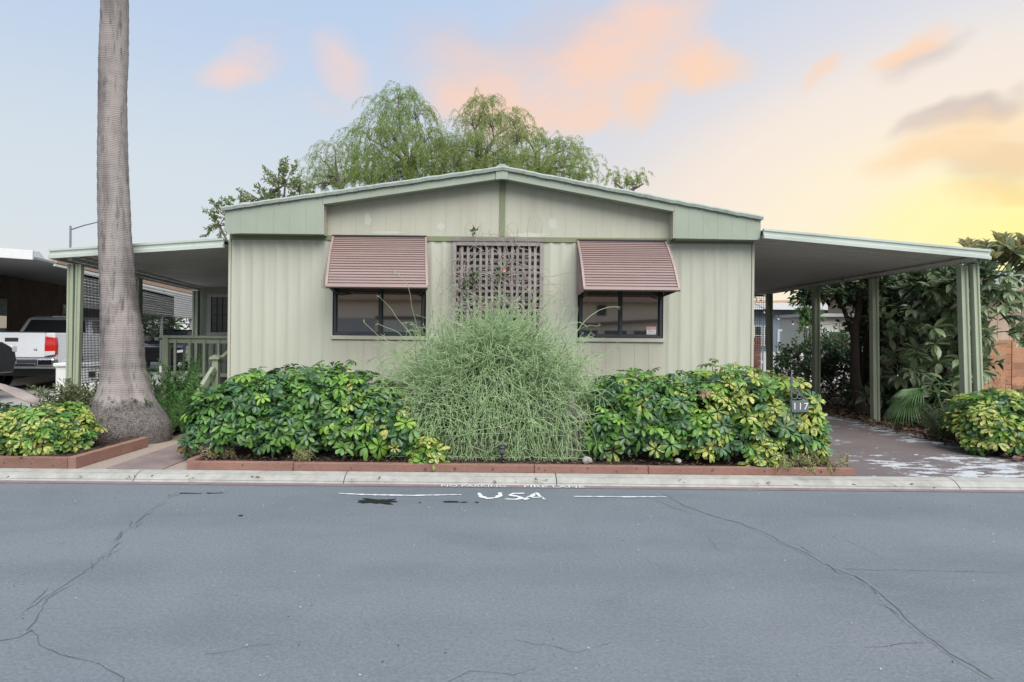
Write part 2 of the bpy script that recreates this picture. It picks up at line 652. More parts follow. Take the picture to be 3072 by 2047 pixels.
def wood_mat(name, col, dark, axis_scale=(1, 1, 1), rough=0.8, knots=True, var=0.25):
    """sawn timber: grain stretched along the board, knots"""
    m = bpy.data.materials.new(name)
    m.use_nodes = True
    t = m.node_tree
    b = NB(t)
    p = t.nodes['Principled BSDF']
    pos = b.n('ShaderNodeNewGeometry').outputs['Position']
    oi = b.n('ShaderNodeObjectInfo')
    g = b.noise(b.mapping(pos, scale=axis_scale), 26, 5, 0.65, 0.6)
    l = b.noise(pos, 3.1, 3, 0.5)
    c = b.mix(b.mr(g.outputs['Fac'], 0.36, 0.70), col, dark)
    k = b.mr(b.m('ADD', b.m('MULTIPLY', l.outputs['Fac'], 0.7), b.m('MULTIPLY', oi.outputs['Random'], 0.3)), 0.25, 0.75, 1 - var, 1 + var)
    s = b.n('ShaderNodeVectorMath', operation='SCALE')
    b.link(c, s.inputs[0])
    b.link(k, s.inputs['Scale'])
    c = s.outputs[0]
    if knots:
        vo = b.n('ShaderNodeTexVoronoi')
        vo.inputs['Scale'].default_value = 2.4
        b.link(b.mapping(pos, scale=(1, 1, 1.6)), vo.inputs['Vector'])
        c = b.mix(b.mr(vo.outputs['Distance'], 0.035, 0.06, 0.85, 0.0), c, (dark[0] * 0.25, dark[1] * 0.25, dark[2] * 0.25))
    b.link(c, p.inputs['Base Color'])
    p.inputs['Roughness'].default_value = rough
    p.inputs['Specular IOR Level'].default_value = 0.25
    bp = b.n('ShaderNodeBump')
    bp.inputs['Strength'].default_value = 0.35
    bp.inputs['Distance'].default_value = 0.004
    b.link(g.outputs['Fac'], bp.inputs['Height'])
    b.link(bp.outputs[0], p.inputs['Normal'])
    return m


def bark_mat():
    """palm bark: fine leaf-scar rings, vertical dark fissures, fibrous foot"""
    m = bpy.data.materials.new('palm_bark')
    m.use_nodes = True
    t = m.node_tree
    b = NB(t)
    p = t.nodes['Principled BSDF']
    pos = b.n('ShaderNodeNewGeometry').outputs['Position']
    sep = b.n('ShaderNodeSeparateXYZ')
    b.link(pos, sep.inputs[0])
    warp = b.noise(pos, 3.0, 3, 0.6)
    zz = b.m('ADD', sep.outputs[2], b.m('MULTIPLY', warp.outputs['Fac'], 0.10))
    ring = b.m('SINE', b.m('MULTIPLY', zz, 270.0))
    ring = b.mr(ring, -1, 1)
    fis = b.noise(b.mapping(pos, scale=(9, 9, 1.3)), 2.2, 5, 0.65)
    big = b.noise(b.mapping(pos, scale=(2.2, 2.2, 0.6)), 1.6, 4, 0.55)
    c = b.ramp(big.outputs['Fac'], [(0.32, (0.172, 0.154, 0.148)), (0.52, (0.295, 0.264, 0.250)), (0.75, (0.378, 0.334, 0.312))], 'LINEAR')
    c = b.mix(b.m('MULTIPLY', b.m('MULTIPLY', ring, b.mr(big.outputs['Fac'], 0.35, 0.65, 0.12, 0.45)), 0.75), c, (0.165, 0.150, 0.152))
    c = b.mix(b.mr(fis.outputs['Fac'], 0.54, 0.68, 0, 0.8), c, (0.085, 0.078, 0.078))
    stn = b.noise(b.mapping(pos, scale=(3.2, 3.2, 0.55)), 1.5, 6, 0.7, 0.5)
    c = b.mix(b.mr(stn.outputs['Fac'], 0.50, 0.64, 0, 0.6), c, (0.115, 0.105, 0.106))
    foot = b.mr(b.m('ADD', sep.outputs[2], b.m('MULTIPLY', warp.outputs['Fac'], 0.25)), 0.66, 0.78, 1.0, 0.0)
    fb = b.noise(b.mapping(pos, scale=(1, 1, 0.5)), 60, 4, 0.7)
    fc = b.ramp(fb.outputs['Fac'], [(0.3, (0.07, 0.066, 0.066)), (0.7, (0.26, 0.235, 0.225))], 'LINEAR')
    c = b.mix(foot, c, fc)
    b.link(c, p.inputs['Base Color'])
    p.inputs['Roughness'].default_value = 0.9
    p.inputs['Specular IOR Level'].default_value = 0.2
    h = b.m('ADD', b.m('MULTIPLY', ring, 0.28), b.m('ADD', b.m('MULTIPLY', fis.outputs['Fac'], -0.8), b.m('MULTIPLY', b.m('MULTIPLY', fb.outputs['Fac'], foot), 2.5)))
    bp = b.n('ShaderNodeBump')
    bp.inputs['Strength'].default_value = 0.7
    bp.inputs['Distance'].default_value = 0.012
    b.link(h, bp.inputs['Height'])
    b.link(bp.outputs[0], p.inputs['Normal'])
    return m


def ribbed_mat(name, col, axis, freq, rough=0.5, dirt=None, amt=0.3):
    """thin sheet metal with fine pressed ribs, too small to build"""
    m = mat(name, col, rough, 0.08, 2.0, (0.4, 1, 1), dirt=dirt, dirt_amt=amt)
    t = m.node_tree
    b = NB(t)
    p = t.nodes['Principled BSDF']
    pos = b.n('ShaderNodeNewGeometry').outputs['Position']
    sep = b.n('ShaderNodeSeparateXYZ')
    b.link(pos, sep.inputs[0])
    s = b.m('SINE', b.m('MULTIPLY', sep.outputs[axis], freq))
    bp = b.n('ShaderNodeBump')
    bp.inputs['Strength'].default_value = 0.5
    bp.inputs['Distance'].default_value = 0.01
    b.link(s, bp.inputs['Height'])
    b.link(bp.outputs[0], p.inputs['Normal'])
    return m


M = {}
M['asphalt'] = asphalt()
M['driveway'] = driveway_mat()
M['soil'] = mat('soil', (0.062, 0.045, 0.037), 0.95, 0.35, 9, bump=0.8, bscale=50, spec=0.1)
M['earth'] = mat('earth', (0.12, 0.105, 0.085), 0.95, 0.3, 2, bump=0.5, bscale=30, spec=0.1)
M['concrete'] = mat('concrete', (0.345, 0.342, 0.315), 0.85, 0.2, 9, bump=0.5, bscale=90, spec=0.25, dirt=(0.22, 0.21, 0.19), dirt_amt=0.55, dirt_scale=3.5)
M['aggregate'] = mat('aggregate', (0.33, 0.27, 0.23), 0.9, 0.25, 60, bump=0.7, bscale=140, spec=0.2)
M['slab'] = mat('paving_slab', (0.22, 0.175, 0.165), 0.85, 0.18, 3, bump=0.3, bscale=90, spec=0.25, dirt=(0.13, 0.10, 0.095), dirt_amt=0.5)
M['redwood'] = wood_mat('redwood_timber', (0.285, 0.162, 0.128), (0.175, 0.092, 0.074), (1.0, 1.0, 9.0))
M['siding'] = mat('siding_paint', (0.450, 0.462, 0.385), 0.5, 0.06, 1.2, (5.0, 1, 0.4), bump=0.05, bscale=30, dirt=(0.34, 0.345, 0.28), dirt_amt=0.45, dirt_scale=1.0)
M['gable'] = mat('gable_paint', (0.440, 0.438, 0.358), 0.6, 0.06, 1.2, (3.5, 1, 0.45), bump=0.06, bscale=60, dirt=(0.375, 0.352, 0.285), dirt_amt=0.6, dirt_scale=0.9, ovar=0.02)
M['trim'] = mat('sage_trim_paint', (0.298, 0.345, 0.280), 0.55, 0.08, 2.0, (1, 1, 0.6), bump=0.12, bscale=45, dirt=(0.25, 0.285, 0.215), dirt_amt=0.5, dirt_scale=2.2)
M['olive'] = mat('olive_band_paint', (0.190, 0.220, 0.120), 0.6, 0.10, 3.0, bump=0.1)
M['touchup'] = mat('touch_up_paint', (0.485, 0.495, 0.425), 0.6, 0.04, 3.0)
M['roofing'] = mat('roof_coating', (0.32, 0.37, 0.33), 0.75, 0.15, 8, bump=0.6, bscale=35, dirt=(0.17, 0.20, 0.16), dirt_amt=0.7, dirt_scale=9)
M['awning'] = mat('mauve_aluminium', (0.280, 0.203, 0.190), 0.42, 0.06, 3.0, (0.3, 1, 1), dirt=(0.225, 0.160, 0.150), dirt_amt=0.5, dirt_scale=3.0, ovar=0.10)
M['awning_d'] = mat('mauve_aluminium_side', (0.30, 0.21, 0.21), 0.5, 0.06)
M['greywood'] = wood_mat('weathered_wood', (0.325, 0.298, 0.285), (0.215, 0.190, 0.182), (3, 3, 0.4), knots=True)
M['greywood_h'] = wood_mat('weathered_wood_rail', (0.270, 0.242, 0.230), (0.165, 0.145, 0.138), (0.4, 3, 3), knots=True)
M['backing'] = mat('brown_backing_board', (0.115, 0.098, 0.093), 0.9, 0.25, 8, spec=0.1)
M['frame'] = mat('bronze_window_frame', (0.030, 0.034, 0.040), 0.45, 0.10)
M['glass'] = mat('window_glass', (0.040, 0.038, 0.040), 0.03, 0.0, spec=0.9, ior=2.7, rvar=0.0)
M['darkglass'] = mat('dark_glass', (0.016, 0.017, 0.020), 0.08, 0.0, spec=0.4)
M['black'] = mat('black_metal', (0.020, 0.022, 0.024), 0.5, 0.1)
M['post'] = mat('sage_post_paint', (0.345, 0.390, 0.290), 0.5, 0.10, 3.0, (1, 1, 0.4), bump=0.05, dirt=(0.25, 0.28, 0.19), dirt_amt=0.5, dirt_scale=2.5)
M['gutter'] = mat('pale_green_gutter', (0.47, 0.525, 0.48), 0.45, 0.06, 2.0, (0.4, 1, 1), dirt=(0.28, 0.32, 0.26), dirt_amt=0.4, dirt_scale=2.5)
M['pan'] = ribbed_mat('carport_pan_underside', (0.68, 0.65, 0.625), 1, 95.0, 0.55, (0.55, 0.52, 0.50), 0.5)
M['white'] = mat('white_paint', (0.70, 0.71, 0.70), 0.5, 0.05)
M['offwhite'] = mat('cream_paint', (0.55, 0.53, 0.47), 0.6, 0.08)
M['dash'] = mat('road_marking_white', (0.62, 0.63, 0.64), 0.7, 0.15, 30)
M['redline'] = mat('faded_red_kerb_paint', (0.205, 0.150, 0.155), 0.8, 0.25, 7)
M['oil'] = mat('wet_stain', (0.012, 0.013, 0.015), 0.5, 0.1, spec=0.3)
M['crack'] = mat('crack_dark', (0.088, 0.098, 0.108), 0.95, 0.2, 30, spec=0.1)  # dark grey of the road cracks and the kerb joint filler
M['sealer'] = mat('worn_crack_edge', (0.152, 0.170, 0.184), 0.85, 0.25, 25, bump=0.4, bscale=150, spec=0.3)
M['bark'] = bark_mat()
M['stem'] = mat('brown_stem', (0.10, 0.075, 0.055), 0.9, 0.3, 12, bump=0.4)
M['greybark'] = mat('grey_bark', (0.16, 0.135, 0.115), 0.9, 0.3, 6, bump=0.6)
M['darkbark'] = mat('dark_bark', (0.075, 0.055, 0.045), 0.9, 0.3, 6, bump=0.6)
M['litter'] = leaf_mat('dry_litter', [(0.16, 0.10, 0.065), (0.27, 0.18, 0.12), (0.10, 0.065, 0.05), (0.33, 0.25, 0.19)], 0.9, 0.0, spec=0.1)
M['chips'] = leaf_mat('bark_chips', [(0.05, 0.034, 0.028), (0.105, 0.07, 0.055), (0.036, 0.026, 0.022), (0.17, 0.125, 0.10)], 0.9, 0.0, spec=0.1)
M['sch_green'] = leaf_mat('shrub_leaf_green', [(0.075, 0.185, 0.036), (0.105, 0.240, 0.046), (0.150, 0.300, 0.070), (0.085, 0.210, 0.052)], 0.38, 0.28)
M['sch_lime'] = leaf_mat('shrub_leaf_lime', [(0.180, 0.370, 0.050), (0.270, 0.450, 0.065), (0.140, 0.310, 0.055)], 0.38, 0.30)
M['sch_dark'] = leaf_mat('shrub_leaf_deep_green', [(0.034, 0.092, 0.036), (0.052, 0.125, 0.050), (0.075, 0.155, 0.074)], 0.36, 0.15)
M['sch_yel'] = leaf_mat('shrub_leaf_variegated', [(0.52, 0.50, 0.13), (0.60, 0.55, 0.20), (0.40, 0.44, 0.09), (0.55, 0.48, 0.13)], 0.40, 0.28, blotch=(0.120, 0.270, 0.060), blotch_amt=0.35, bscale=34, island=0.10)
M['string'] = leaf_mat('pencil_stem_green', [(0.245, 0.385, 0.170), (0.325, 0.465, 0.225), (0.410, 0.535, 0.305), (0.185, 0.310, 0.130)], 0.5, 0.1)
M['pepper'] = leaf_mat('pepper_leaf', [(0.240, 0.390, 0.100), (0.330, 0.460, 0.130), (0.410, 0.490, 0.170), (0.210, 0.350, 0.130)], 0.5, 0.5)
M['magno'] = leaf_mat('sparse_tree_leaf', [(0.22, 0.31, 0.12), (0.30, 0.39, 0.15), (0.18, 0.25, 0.115), (0.36, 0.36, 0.16)], 0.45, 0.4)
M['ficus'] = leaf_mat('rubber_leaf', [(0.250, 0.345, 0.165), (0.340, 0.425, 0.235), (0.440, 0.510, 0.340), (0.195, 0.285, 0.140)], 0.30, 0.35, blotch=(0.24, 0.30, 0.21), blotch_amt=0.12, bscale=16, spec=0.6)
M['ficus_tip'] = leaf_mat('rubber_leaf_tip', [(0.42, 0.32, 0.17), (0.33, 0.33, 0.16), (0.46, 0.32, 0.20)], 0.35, 0.45)
M['bush'] = leaf_mat('small_bush_leaf', [(0.050, 0.105, 0.042), (0.080, 0.145, 0.060), (0.110, 0.175, 0.080)], 0.45, 0.25)
M['bush_lt'] = leaf_mat('bright_bush_leaf', [(0.13, 0.24, 0.07), (0.18, 0.30, 0.10), (0.09, 0.19, 0.06)], 0.45, 0.35)
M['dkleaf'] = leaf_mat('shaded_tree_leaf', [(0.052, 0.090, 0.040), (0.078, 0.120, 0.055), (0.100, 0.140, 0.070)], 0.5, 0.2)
M['fern'] = leaf_mat('foxtail_frond', [(0.075, 0.190, 0.050), (0.120, 0.260, 0.075), (0.170, 0.310, 0.105)], 0.5, 0.25)
M['fan'] = leaf_mat('fan_palm_leaf', [(0.075, 0.170, 0.050), (0.110, 0.215, 0.075)], 0.4, 0.25)
M['wisp'] = leaf_mat('wispy_leaf', [(0.085, 0.115, 0.050), (0.14, 0.165, 0.07), (0.065, 0.085, 0.042)], 0.5, 0.2)
M['drygrass'] = leaf_mat('dry_grass', [(0.36, 0.32, 0.17), (0.28, 0.30, 0.12), (0.42, 0.36, 0.22)], 0.7, 0.2)
M['rock'] = mat('pale_rock', (0.33, 0.315, 0.295), 0.9, 0.3, 25, bump=0.8)
M['petal'] = leaf_mat('pink_petal', [(0.75, 0.30, 0.28), (0.85, 0.42, 0.38)], 0.5, 0.3)
M['vine'] = mat('dry_vine_stem', (0.36, 0.31, 0.28), 0.9, 0.25, 15)
M['frond_dry'] = mat('dry_palm_sheath', (0.27, 0.225, 0.205), 0.85, 0.25, 8, (1, 1, 1), bump=0.3)


# ================================================================== THE SETTING
YK = 6.46          # foot of the kerb
ZY = 0.08          # level of the yard behind it
def ground():
    m = MB()
    m.quad((-300, -200, -0.06), (300, -200, -0.06), (300, YK + 0.1, -0.06), (-300, YK + 0.1, -0.06))
    m.quad((-300, YK + 0.1, -0.06), (300, YK + 0.1, -0.06), (300, YK + 0.1, ZY - 0.012), (-300, YK + 0.1, ZY - 0.012))
    m.quad((-300, YK + 0.1, ZY - 0.012), (300, YK + 0.1, ZY - 0.012), (300, 500, ZY - 0.012), (-300, 500, ZY - 0.012))
    tag(m.build('ground', M['earth']), kind='structure')


ground()
road = MB().quad((-80, -3.2, 0), (80, -3.2, 0), (80, YK + 0.02, 0), (-80, YK + 0.02, 0)).build('road', M['asphalt'])
tag(road, kind='structure')


def ribbon(pts, widths, z, jitter=0.0, step=0.05, seed=1):
    rr = random.Random(seed)
    P = [Vector((p[0], p[1])) for p in pts]
    out, ws = [], []
    for i in range(len(P) - 1):
        L = (P[i + 1] - P[i]).length
        n = max(1, int(L / step))
        for k in range(n):
            t = k / n
            out.append(P[i].lerp(P[i + 1], t))
            ws.append(widths[i] * (1 - t) + widths[i + 1] * t)
    out.append(P[-1])
    ws.append(widths[-1])
    vs, fs = [], []
    wander = Vector((0, 0))
    for i, p in enumerate(out):
        d = (out[min(i + 1, len(out) - 1)] - out[max(i - 1, 0)])
        d = d.normalized() if d.length > 0 else Vector((1, 0))
        s = Vector((-d.y, d.x))
        wander = wander * 0.75 + s * rr.uniform(-jitter, jitter)
        c = p + wander
        w = ws[i] * (1 + (rr.uniform(-0.45, 0.45) if jitter else 0))
        vs += [(c.x + s.x * w / 2, c.y + s.y * w / 2, z), (c.x - s.x * w / 2, c.y - s.y * w / 2, z)]
        if i:
            a = 2 * i - 2
            fs.append((a, a + 1, a + 3, a + 2))
    return vs, fs


def road_marks():
    def crack(px, wd, seed, seal=0.0, jit=0.012, rough=0):
        pts = [gnd(*p) for p in px]
        if seal:
            n_ = len(pts)
            v, f = ribbon(pts, [seal * (0.25 + 0.9 * i / n_) for i in range(n_)], 0.0012, 0.010, 0.10, seed + 50)
            MB().add(v, f).build('crack_edge', M['sealer'], road)
        v, f = ribbon(pts, [w_ * 0.5 for w_ in wd], 0.0028, jit, 0.05, seed)
        MB().add(v, f).build('crack', M['crack'], road)
        rr_ = random.Random(seed + 9)
        for k in range(rough):          # broken side cracks
            i0 = rr_.randrange(max(1, len(pts) - 3))
            a = pts[i0].lerp(pts[i0 + 1], rr_.random())
            d_ = (pts[i0 + 1] - pts[i0]).normalized()
            o_ = Vector((-d_.y, d_.x, 0)) * rr_.uniform(-.09, .09)
            L_ = rr_.uniform(.10, .35)
            v, f = ribbon([a + o_, a + o_ * .5 + d_ * L_ * .5, a + o_ * rr_.uniform(-.3, 1) + d_ * L_], [.001, .005, .001], 0.0036, .010, .04, seed + 20 + k)
            MB().add(v, f).build('crack', M['crack'], road)
    main = [(1525, 1135), (1570, 1162), (1640, 1186), (1700, 1203), (1760, 1228), (1800, 1250), (1850, 1270), (1900, 1300), (1960, 1326),
            (2005, 1352), (2030, 1380), (2060, 1405), (2090, 1432), (2130, 1465), (2170, 1490), (2215, 1520), (2280, 1560)]
    crack(main, [0.012, .012, .012, .014, .012, .012, .016, .012, .014, .012, .014, .016, .012, .012, .012, .01, .01], 1, 0.09, rough=5)
    crack([(1500, 1146), (1545, 1168), (1590, 1182)], [0.004, .01, .004], 2)
    crack([(1940, 1307), (2060, 1311), (2200, 1316), (2352, 1317)], [0.008, .006, .006, .004], 3)
    crack([(2125, 1479), (2050, 1484), (1985, 1489)], [0.008, .007, .003], 4)
    left = [(405, 1130), (350, 1170), (310, 1205), (270, 1245), (230, 1290), (170, 1335), (130, 1360), (90, 1410), (72, 1448)]
    crack(left, [0.004, .003, .004, .003, .004, .007, .004, .007, .009], 5, rough=18)
    crack([(72, 1448), (40, 1466), (-40, 1484)], [0.009, .010, .009], 6)
    crack([(72, 1448), (100, 1478), (150, 1500), (200, 1520), (245, 1538), (290, 1556), (285, 1580)], [0.008, .006, .007, .006, .007, .007, .009], 7)
    crack([(470, 1503), (560, 1488), (640, 1478)], [0.003, .005, .003], 8)
    crack([(1180, 1470), (1260, 1482), (1330, 1500), (1400, 1478)], [0.003, .005, .005, .003], 9)
    crack([(1030, 1568), (1080, 1545), (1180, 1552), (1240, 1540)], [0.006, .005, .004, .003], 10)
    crack([(1620, 1230), (1650, 1262), (1700, 1280)], [0.003, .004, .003], 11)
    crack([(1930, 1236), (1990, 1262), (2040, 1285)], [0.003, .004, .003], 12)
    # wet spots
    rr = random.Random(5)
    def blot(px, py, rx, ry, n=26, spikes=0.35):
        c = gnd(px, py)
        vs = []
        for i in range(n):
            t = 2 * math.pi * i / n
            k = 1 + rr.uniform(-spikes, spikes) * 0.6 + (0.5 if rr.random() < spikes * 0.35 else 0)
            vs.append((c.x + rx * k * math.cos(t), c.y + ry * k * math.sin(t), 0.005))
        MB().add(vs, [tuple(range(n))]).build('wet_stain', M['oil'], road)
    blot(865, 1153, 0.165, 0.072, 34, 0.4)
    blot(1035, 1154, 0.075, 0.026, 16, 0.15)
    blot(1066, 1155, 0.03, 0.016, 12, 0.2)
    blot(1095, 1155, 0.02, 0.013, 10, 0.2)
    blot(965, 1156, 0.012, 0.012, 10, 0.2)
    blot(553, 1186, 0.02, 0.018, 10, 0.2)
    for a, bb, s in (((413, 1134), (463, 1135), 21), ((473, 1134), (512, 1134), 22)):
        v, f = ribbon([gnd(*a), gnd(*bb)], [0.02, 0.02], 0.005, 0.006, 0.03, s)
        MB().add(v, f).build('wet_stain', M['oil'], road)
    # sprayed utility marks
    def stroke(px, w, name='painted_line', seed=3):
        v, f = ribbon([gnd(*p) for p in px], [w * q for q in ([0.6] + [1.0] * (len(px) - 2) + [0.6])], 0.006, 0.002, 0.03, seed)
        MB().add(v, f).build(name, M['dash'], road)
    stroke([(778, 1135), (840, 1138), (950, 1140), (1060, 1138)], 0.035, seed=31)
    stroke([(1318, 1142), (1420, 1143), (1532, 1143)], 0.035, seed=32)
    stroke([(1100, 1134), (1104, 1142), (1120, 1147), (1140, 1145), (1150, 1139), (1148, 1133)], 0.045, 'painted_letter', 33)
    stroke([(1205, 1135), (1180, 1135), (1170, 1139), (1190, 1142), (1200, 1146), (1183, 1149), (1160, 1148)], 0.045, 'painted_letter', 34)
    stroke([(1205, 1150), (1222, 1141), (1232, 1134), (1242, 1142), (1252, 1149)], 0.045, 'painted_letter', 35)
    stroke([(1212, 1145), (1246, 1144)], 0.04, 'painted_letter', 36)
    # the faded red fire lane strip with its stencil
    v, f = ribbon([(-60, 6.40), (60, 6.40)], [0.10, 0.10], 0.004)
    strip = MB().add(v, f).build('red_kerb_line', M['redline'], road)
    for txt, px, wid in (('NO PARKING', 1091, 0.65), ('FIRE LANE', 1276, 0.61)):
        me = text_mesh(txt, 0.1, M['dash'], 0.0005)
        xs = [q.co.x for q in me.vertices]
        k = wid / (max(xs) - min(xs))
        o = link_mesh('painted_lettering', me, strip, local=True)
        o.location = ((px - 1141) / FD * 6.4, 6.395, 0.008)
        o.scale = (k, 0.085 / 0.072, 1)


road_marks()


def kerb():
    root = empty('kerb')
    root['kind'] = 'structure'
    cuts = [-60, -24, -16, -12, -8, -3.7, -1.55, 0.63, 4.75, 9, 13, 17, 26, 60]
    prof = [(YK, -0.03), (YK + 0.004, 0.0), (YK + 0.03, 0.028), (YK + 0.075, 0.058), (YK + 0.12, 0.074), (YK + 0.17, 0.082), (YK + 0.20, 0.083), (YK + 0.20, -0.03)]
    for a, b in zip(cuts[:-1], cuts[1:]):
        MB().prism(prof, 'x', a + 0.005, b - 0.005).build('kerb_segment', M['concrete'], root)
    MB().box(-60, 60, YK + 0.02, YK + 0.19, -0.04, 0.02).build('joint_filler', M['crack'], root)


kerb()

# drive, walk, beds
dv = MB().quad((3.80, YK + 0.20, ZY), (6.40, YK + 0.20, ZY), (6.40, 24, ZY), (3.80, 24, ZY))
dv.quad((6.40, YK + 0.20, ZY), (9.5, YK + 0.20, ZY), (6.9, 7.25, ZY), (6.40, 7.6, ZY))
tag(dv.build('driveway', M['driveway']), kind='structure')
walk = MB().quad((-4.45, YK + 0.20, ZY), (-3.2, YK + 0.20, ZY), (-3.2, 10.2, ZY), (-4.45, 10.2, ZY)).build('walkway', M['aggregate'])
tag(walk, kind='structure')
y = YK + 0.215
for i, L in enumerate((0.62, 0.9, 0.9, 0.9)):
    MB().box(-4.10, -3.50, y, y + L - 0.02, ZY - 0.02, ZY + 0.012).build('paving_slab', M['slab'], walk, bevel=0.004)
    y += L
pad = MB().quad((-16, 9.4, ZY + 0.004), (-6.4, 9.4, ZY + 0.004), (-9.5, 30, ZY + 0.004), (-22, 30, ZY + 0.004)).build('neighbour_driveway', M['concrete'])
tag(pad, kind='structure')


def bed(name, x0, x1, y0, y1, z, bumps=0.04, seed=0):
    rr = random.Random(seed)
    nx, ny = max(2, int((x1 - x0) / 0.12)), max(2, int((y1 - y0) / 0.12))
    vs, fs = [], []
    for j in range(ny + 1):
        for i in range(nx + 1):
            e = 0 if i in (0, nx) or j in (0, ny) else 1
            vs.append((x0 + (x1 - x0) * i / nx, y0 + (y1 - y0) * j / ny, z + e * rr.uniform(0, bumps)))
    for j in range(ny):
        for i in range(nx):
            a = j * (nx + 1) + i
            fs.append((a, a + 1, a + nx + 2, a + nx + 1))
    o = MB().add(vs, fs).build(name, M['soil'], smooth=True)
    tag(o, kind='structure')


bed('garden_bed', -3.2, 3.76, YK + 0.26, 8.85, ZY + 0.04, 0.04, 1)
bed('garden_bed', -9.4, -4.48, YK + 0.26, 9.35, ZY + 0.075, 0.05, 2)
bed('garden_bed', 6.42, 9.6, 7.3, 16.0, ZY + 0.01, 0.05, 3)


def chips(name, label, x0, x1, y0, y1, z, n, size, m, seed):
    g = np.random.default_rng(seed)
    c = np.stack([g.uniform(x0, x1, n), g.uniform(y0, y1, n), z + g.uniform(0.0, 0.03, n)], 1)
    d = g.normal(size=(n, 3))
    d[:, 2] *= 0.25
    nr = np.stack([g.normal(0, .35, n), g.normal(0, .35, n), np.ones(n)], 1)
    V, F = leaves_np(c, d, nr, g.uniform(0.5, 1.3, n) * size, g.uniform(0.3, 0.6, n) * size, 0.15)
    o = link_mesh(name, np_mesh(name, V, F, m))
    tag(o, label, 'mulch' if 'chip' in name else 'leaf litter', kind='stuff')


chips('bark_chips', 'brown bark mulch covering the bed in front of the house', -3.15, 3.72, 6.74, 8.5, ZY + 0.075, 5200, 0.045, M['chips'], 1)
chips('bark_chips', 'brown bark mulch around the foot of the palm', -7.5, -4.5, 6.74, 9.0, ZY + 0.10, 2600, 0.045, M['chips'], 2)
chips('leaf_litter', 'dry fallen leaves along the right edge of the driveway', 6.15, 7.1, 7.2, 13.0, ZY + 0.03, 1500, 0.10, M['litter'], 3)
def pebbles():
    g = np.random.default_rng(77)
    n = 520
    yy = g.uniform(1.6, 6.4, n)
    c = np.stack([g.uniform(-6.5, 6.5, n), yy, np.full(n, 0.003)], 1)
    base = np.array([(1, 0, 0), (-.5, .87, 0), (-.5, -.87, 0), (0, 0, .9)])
    r = g.uniform(0.003, 0.009, n)
    V = (base[None] * r[:, None, None] * g.uniform(.7, 1.3, (n, 4, 1)) + c[:, None]).reshape(-1, 3)
    F = (np.arange(n)[:, None, None] * 4 + np.array([(0, 1, 3), (1, 2, 3), (2, 0, 3)])[None]).reshape(-1, 3)
    M['pebble'] = leaf_mat('loose_grit', [(0.05, 0.05, 0.055), (0.10, 0.10, 0.105), (0.42, 0.41, 0.39), (0.07, 0.07, 0.075)], .9, 0, spec=.1)
    o = link_mesh('loose_grit', np_mesh('loose_grit', V, F, M['pebble']))
    tag(o, 'tiny loose stones scattered over the asphalt', 'grit', kind='stuff')


pebbles()
chips('leaf_litter', 'a few dry leaves lying on the kerb and its foot', -6, 7, 6.36, 6.6, 0.03, 60, 0.05, M['litter'], 4)


def timber_border(label, boards, grp):
    root = empty('timber_border', boards[0][0], label=label, cat='garden edging', group=grp)
    for a, b, h in boards:
        a, b = Vector(a), Vector(b)
        d = (b - a).normalized()
        a2, b2 = a + d * 0.003, b - d * 0.003
        m = MB().bar((a2.x, a2.y, a2.z + h / 2), (b2.x, b2.y, b2.z + h / 2), 0.085, h)
        m.build('timber', M['redwood'], root, bevel=0.006)
    return root


def knots(root, lst):
    rr_ = random.Random(8)
    for px in lst:
        x = (px - 1141) / FD * 6.66
        r = rr_.uniform(.008, .017)
        z = ZY + rr_.uniform(.025, .06)
        n = 10
        vs = [(x + r * math.cos(2 * math.pi * k / n), yt - .0445, z + r * math.sin(2 * math.pi * k / n)) for k in range(n)] + [(x, yt - .046, z)]
        MB().add(vs, [(k, (k + 1) % n, n) for k in range(n)]).build('knot', M['stem'], root)


yt = YK + 0.245
tb = timber_border('long redwood timber edging along the kerb in front of the hedge',
              [((-3.25, yt, ZY), (-2.13, yt, ZY), 0.086), ((-2.13, yt, ZY), (0.41, yt + 0.004, ZY), 0.084), ((0.41, yt, ZY), (1.61, yt, ZY), 0.082),
               ((1.61, yt, ZY), (3.79, yt + 0.006, ZY), 0.080), ((-3.25, yt + 0.05, ZY), (-3.25, 7.7, ZY), 0.095), ((3.76, yt + 0.06, ZY), (3.80, 8.0, ZY), 0.05)], 'redwood bed edgings')
knots(tb, (560, 691, 810, 980, 1048, 1135, 1241, 1255, 1316, 1353, 1420, 1465, 1492, 1640, 1760, 1890))
tb = timber_border('redwood timber edging with a corner around the bed of the palm',
              [((-14.0, yt, ZY), (-9.2, yt, ZY), 0.11), ((-9.2, yt, ZY), (-4.50, yt, ZY), 0.115), ((-4.455, yt - 0.05, ZY), (-4.40, 7.95, ZY), 0.125)], 'redwood bed edgings')
knots(tb, (12, 75, 124))
timber_border('low dark timber edging beside the driveway under the right shrub', [((6.44, 7.75, ZY), (6.44, 9.2, ZY), 0.07), ((6.48, 7.70, ZY), (9.6, 7.05, ZY), 0.07)], 'redwood bed edgings')

# ================================================================== THE HOUSE
DW = 8.85          # front wall
DF = 8.63          # front of the roof overhang
XL, XR = -3.735, 3.57
ZT = 2.825         # top of the siding
RX, RZ = 0.053, 3.825
EL_, ER_ = (-3.74, 3.238), (3.59, 3.178)
house = empty('mobile_home', (0, DW, ZY), label='pale sage green mobile home with low gabled front and two windows', cat='house')


def roof_z(x):
    if x <= RX:
        return EL_[1] + (RZ - EL_[1]) * (x - EL_[0]) / (RX - EL_[0])
    return RZ + (ER_[1] - RZ) * (x - RX) / (ER_[0] - RX)


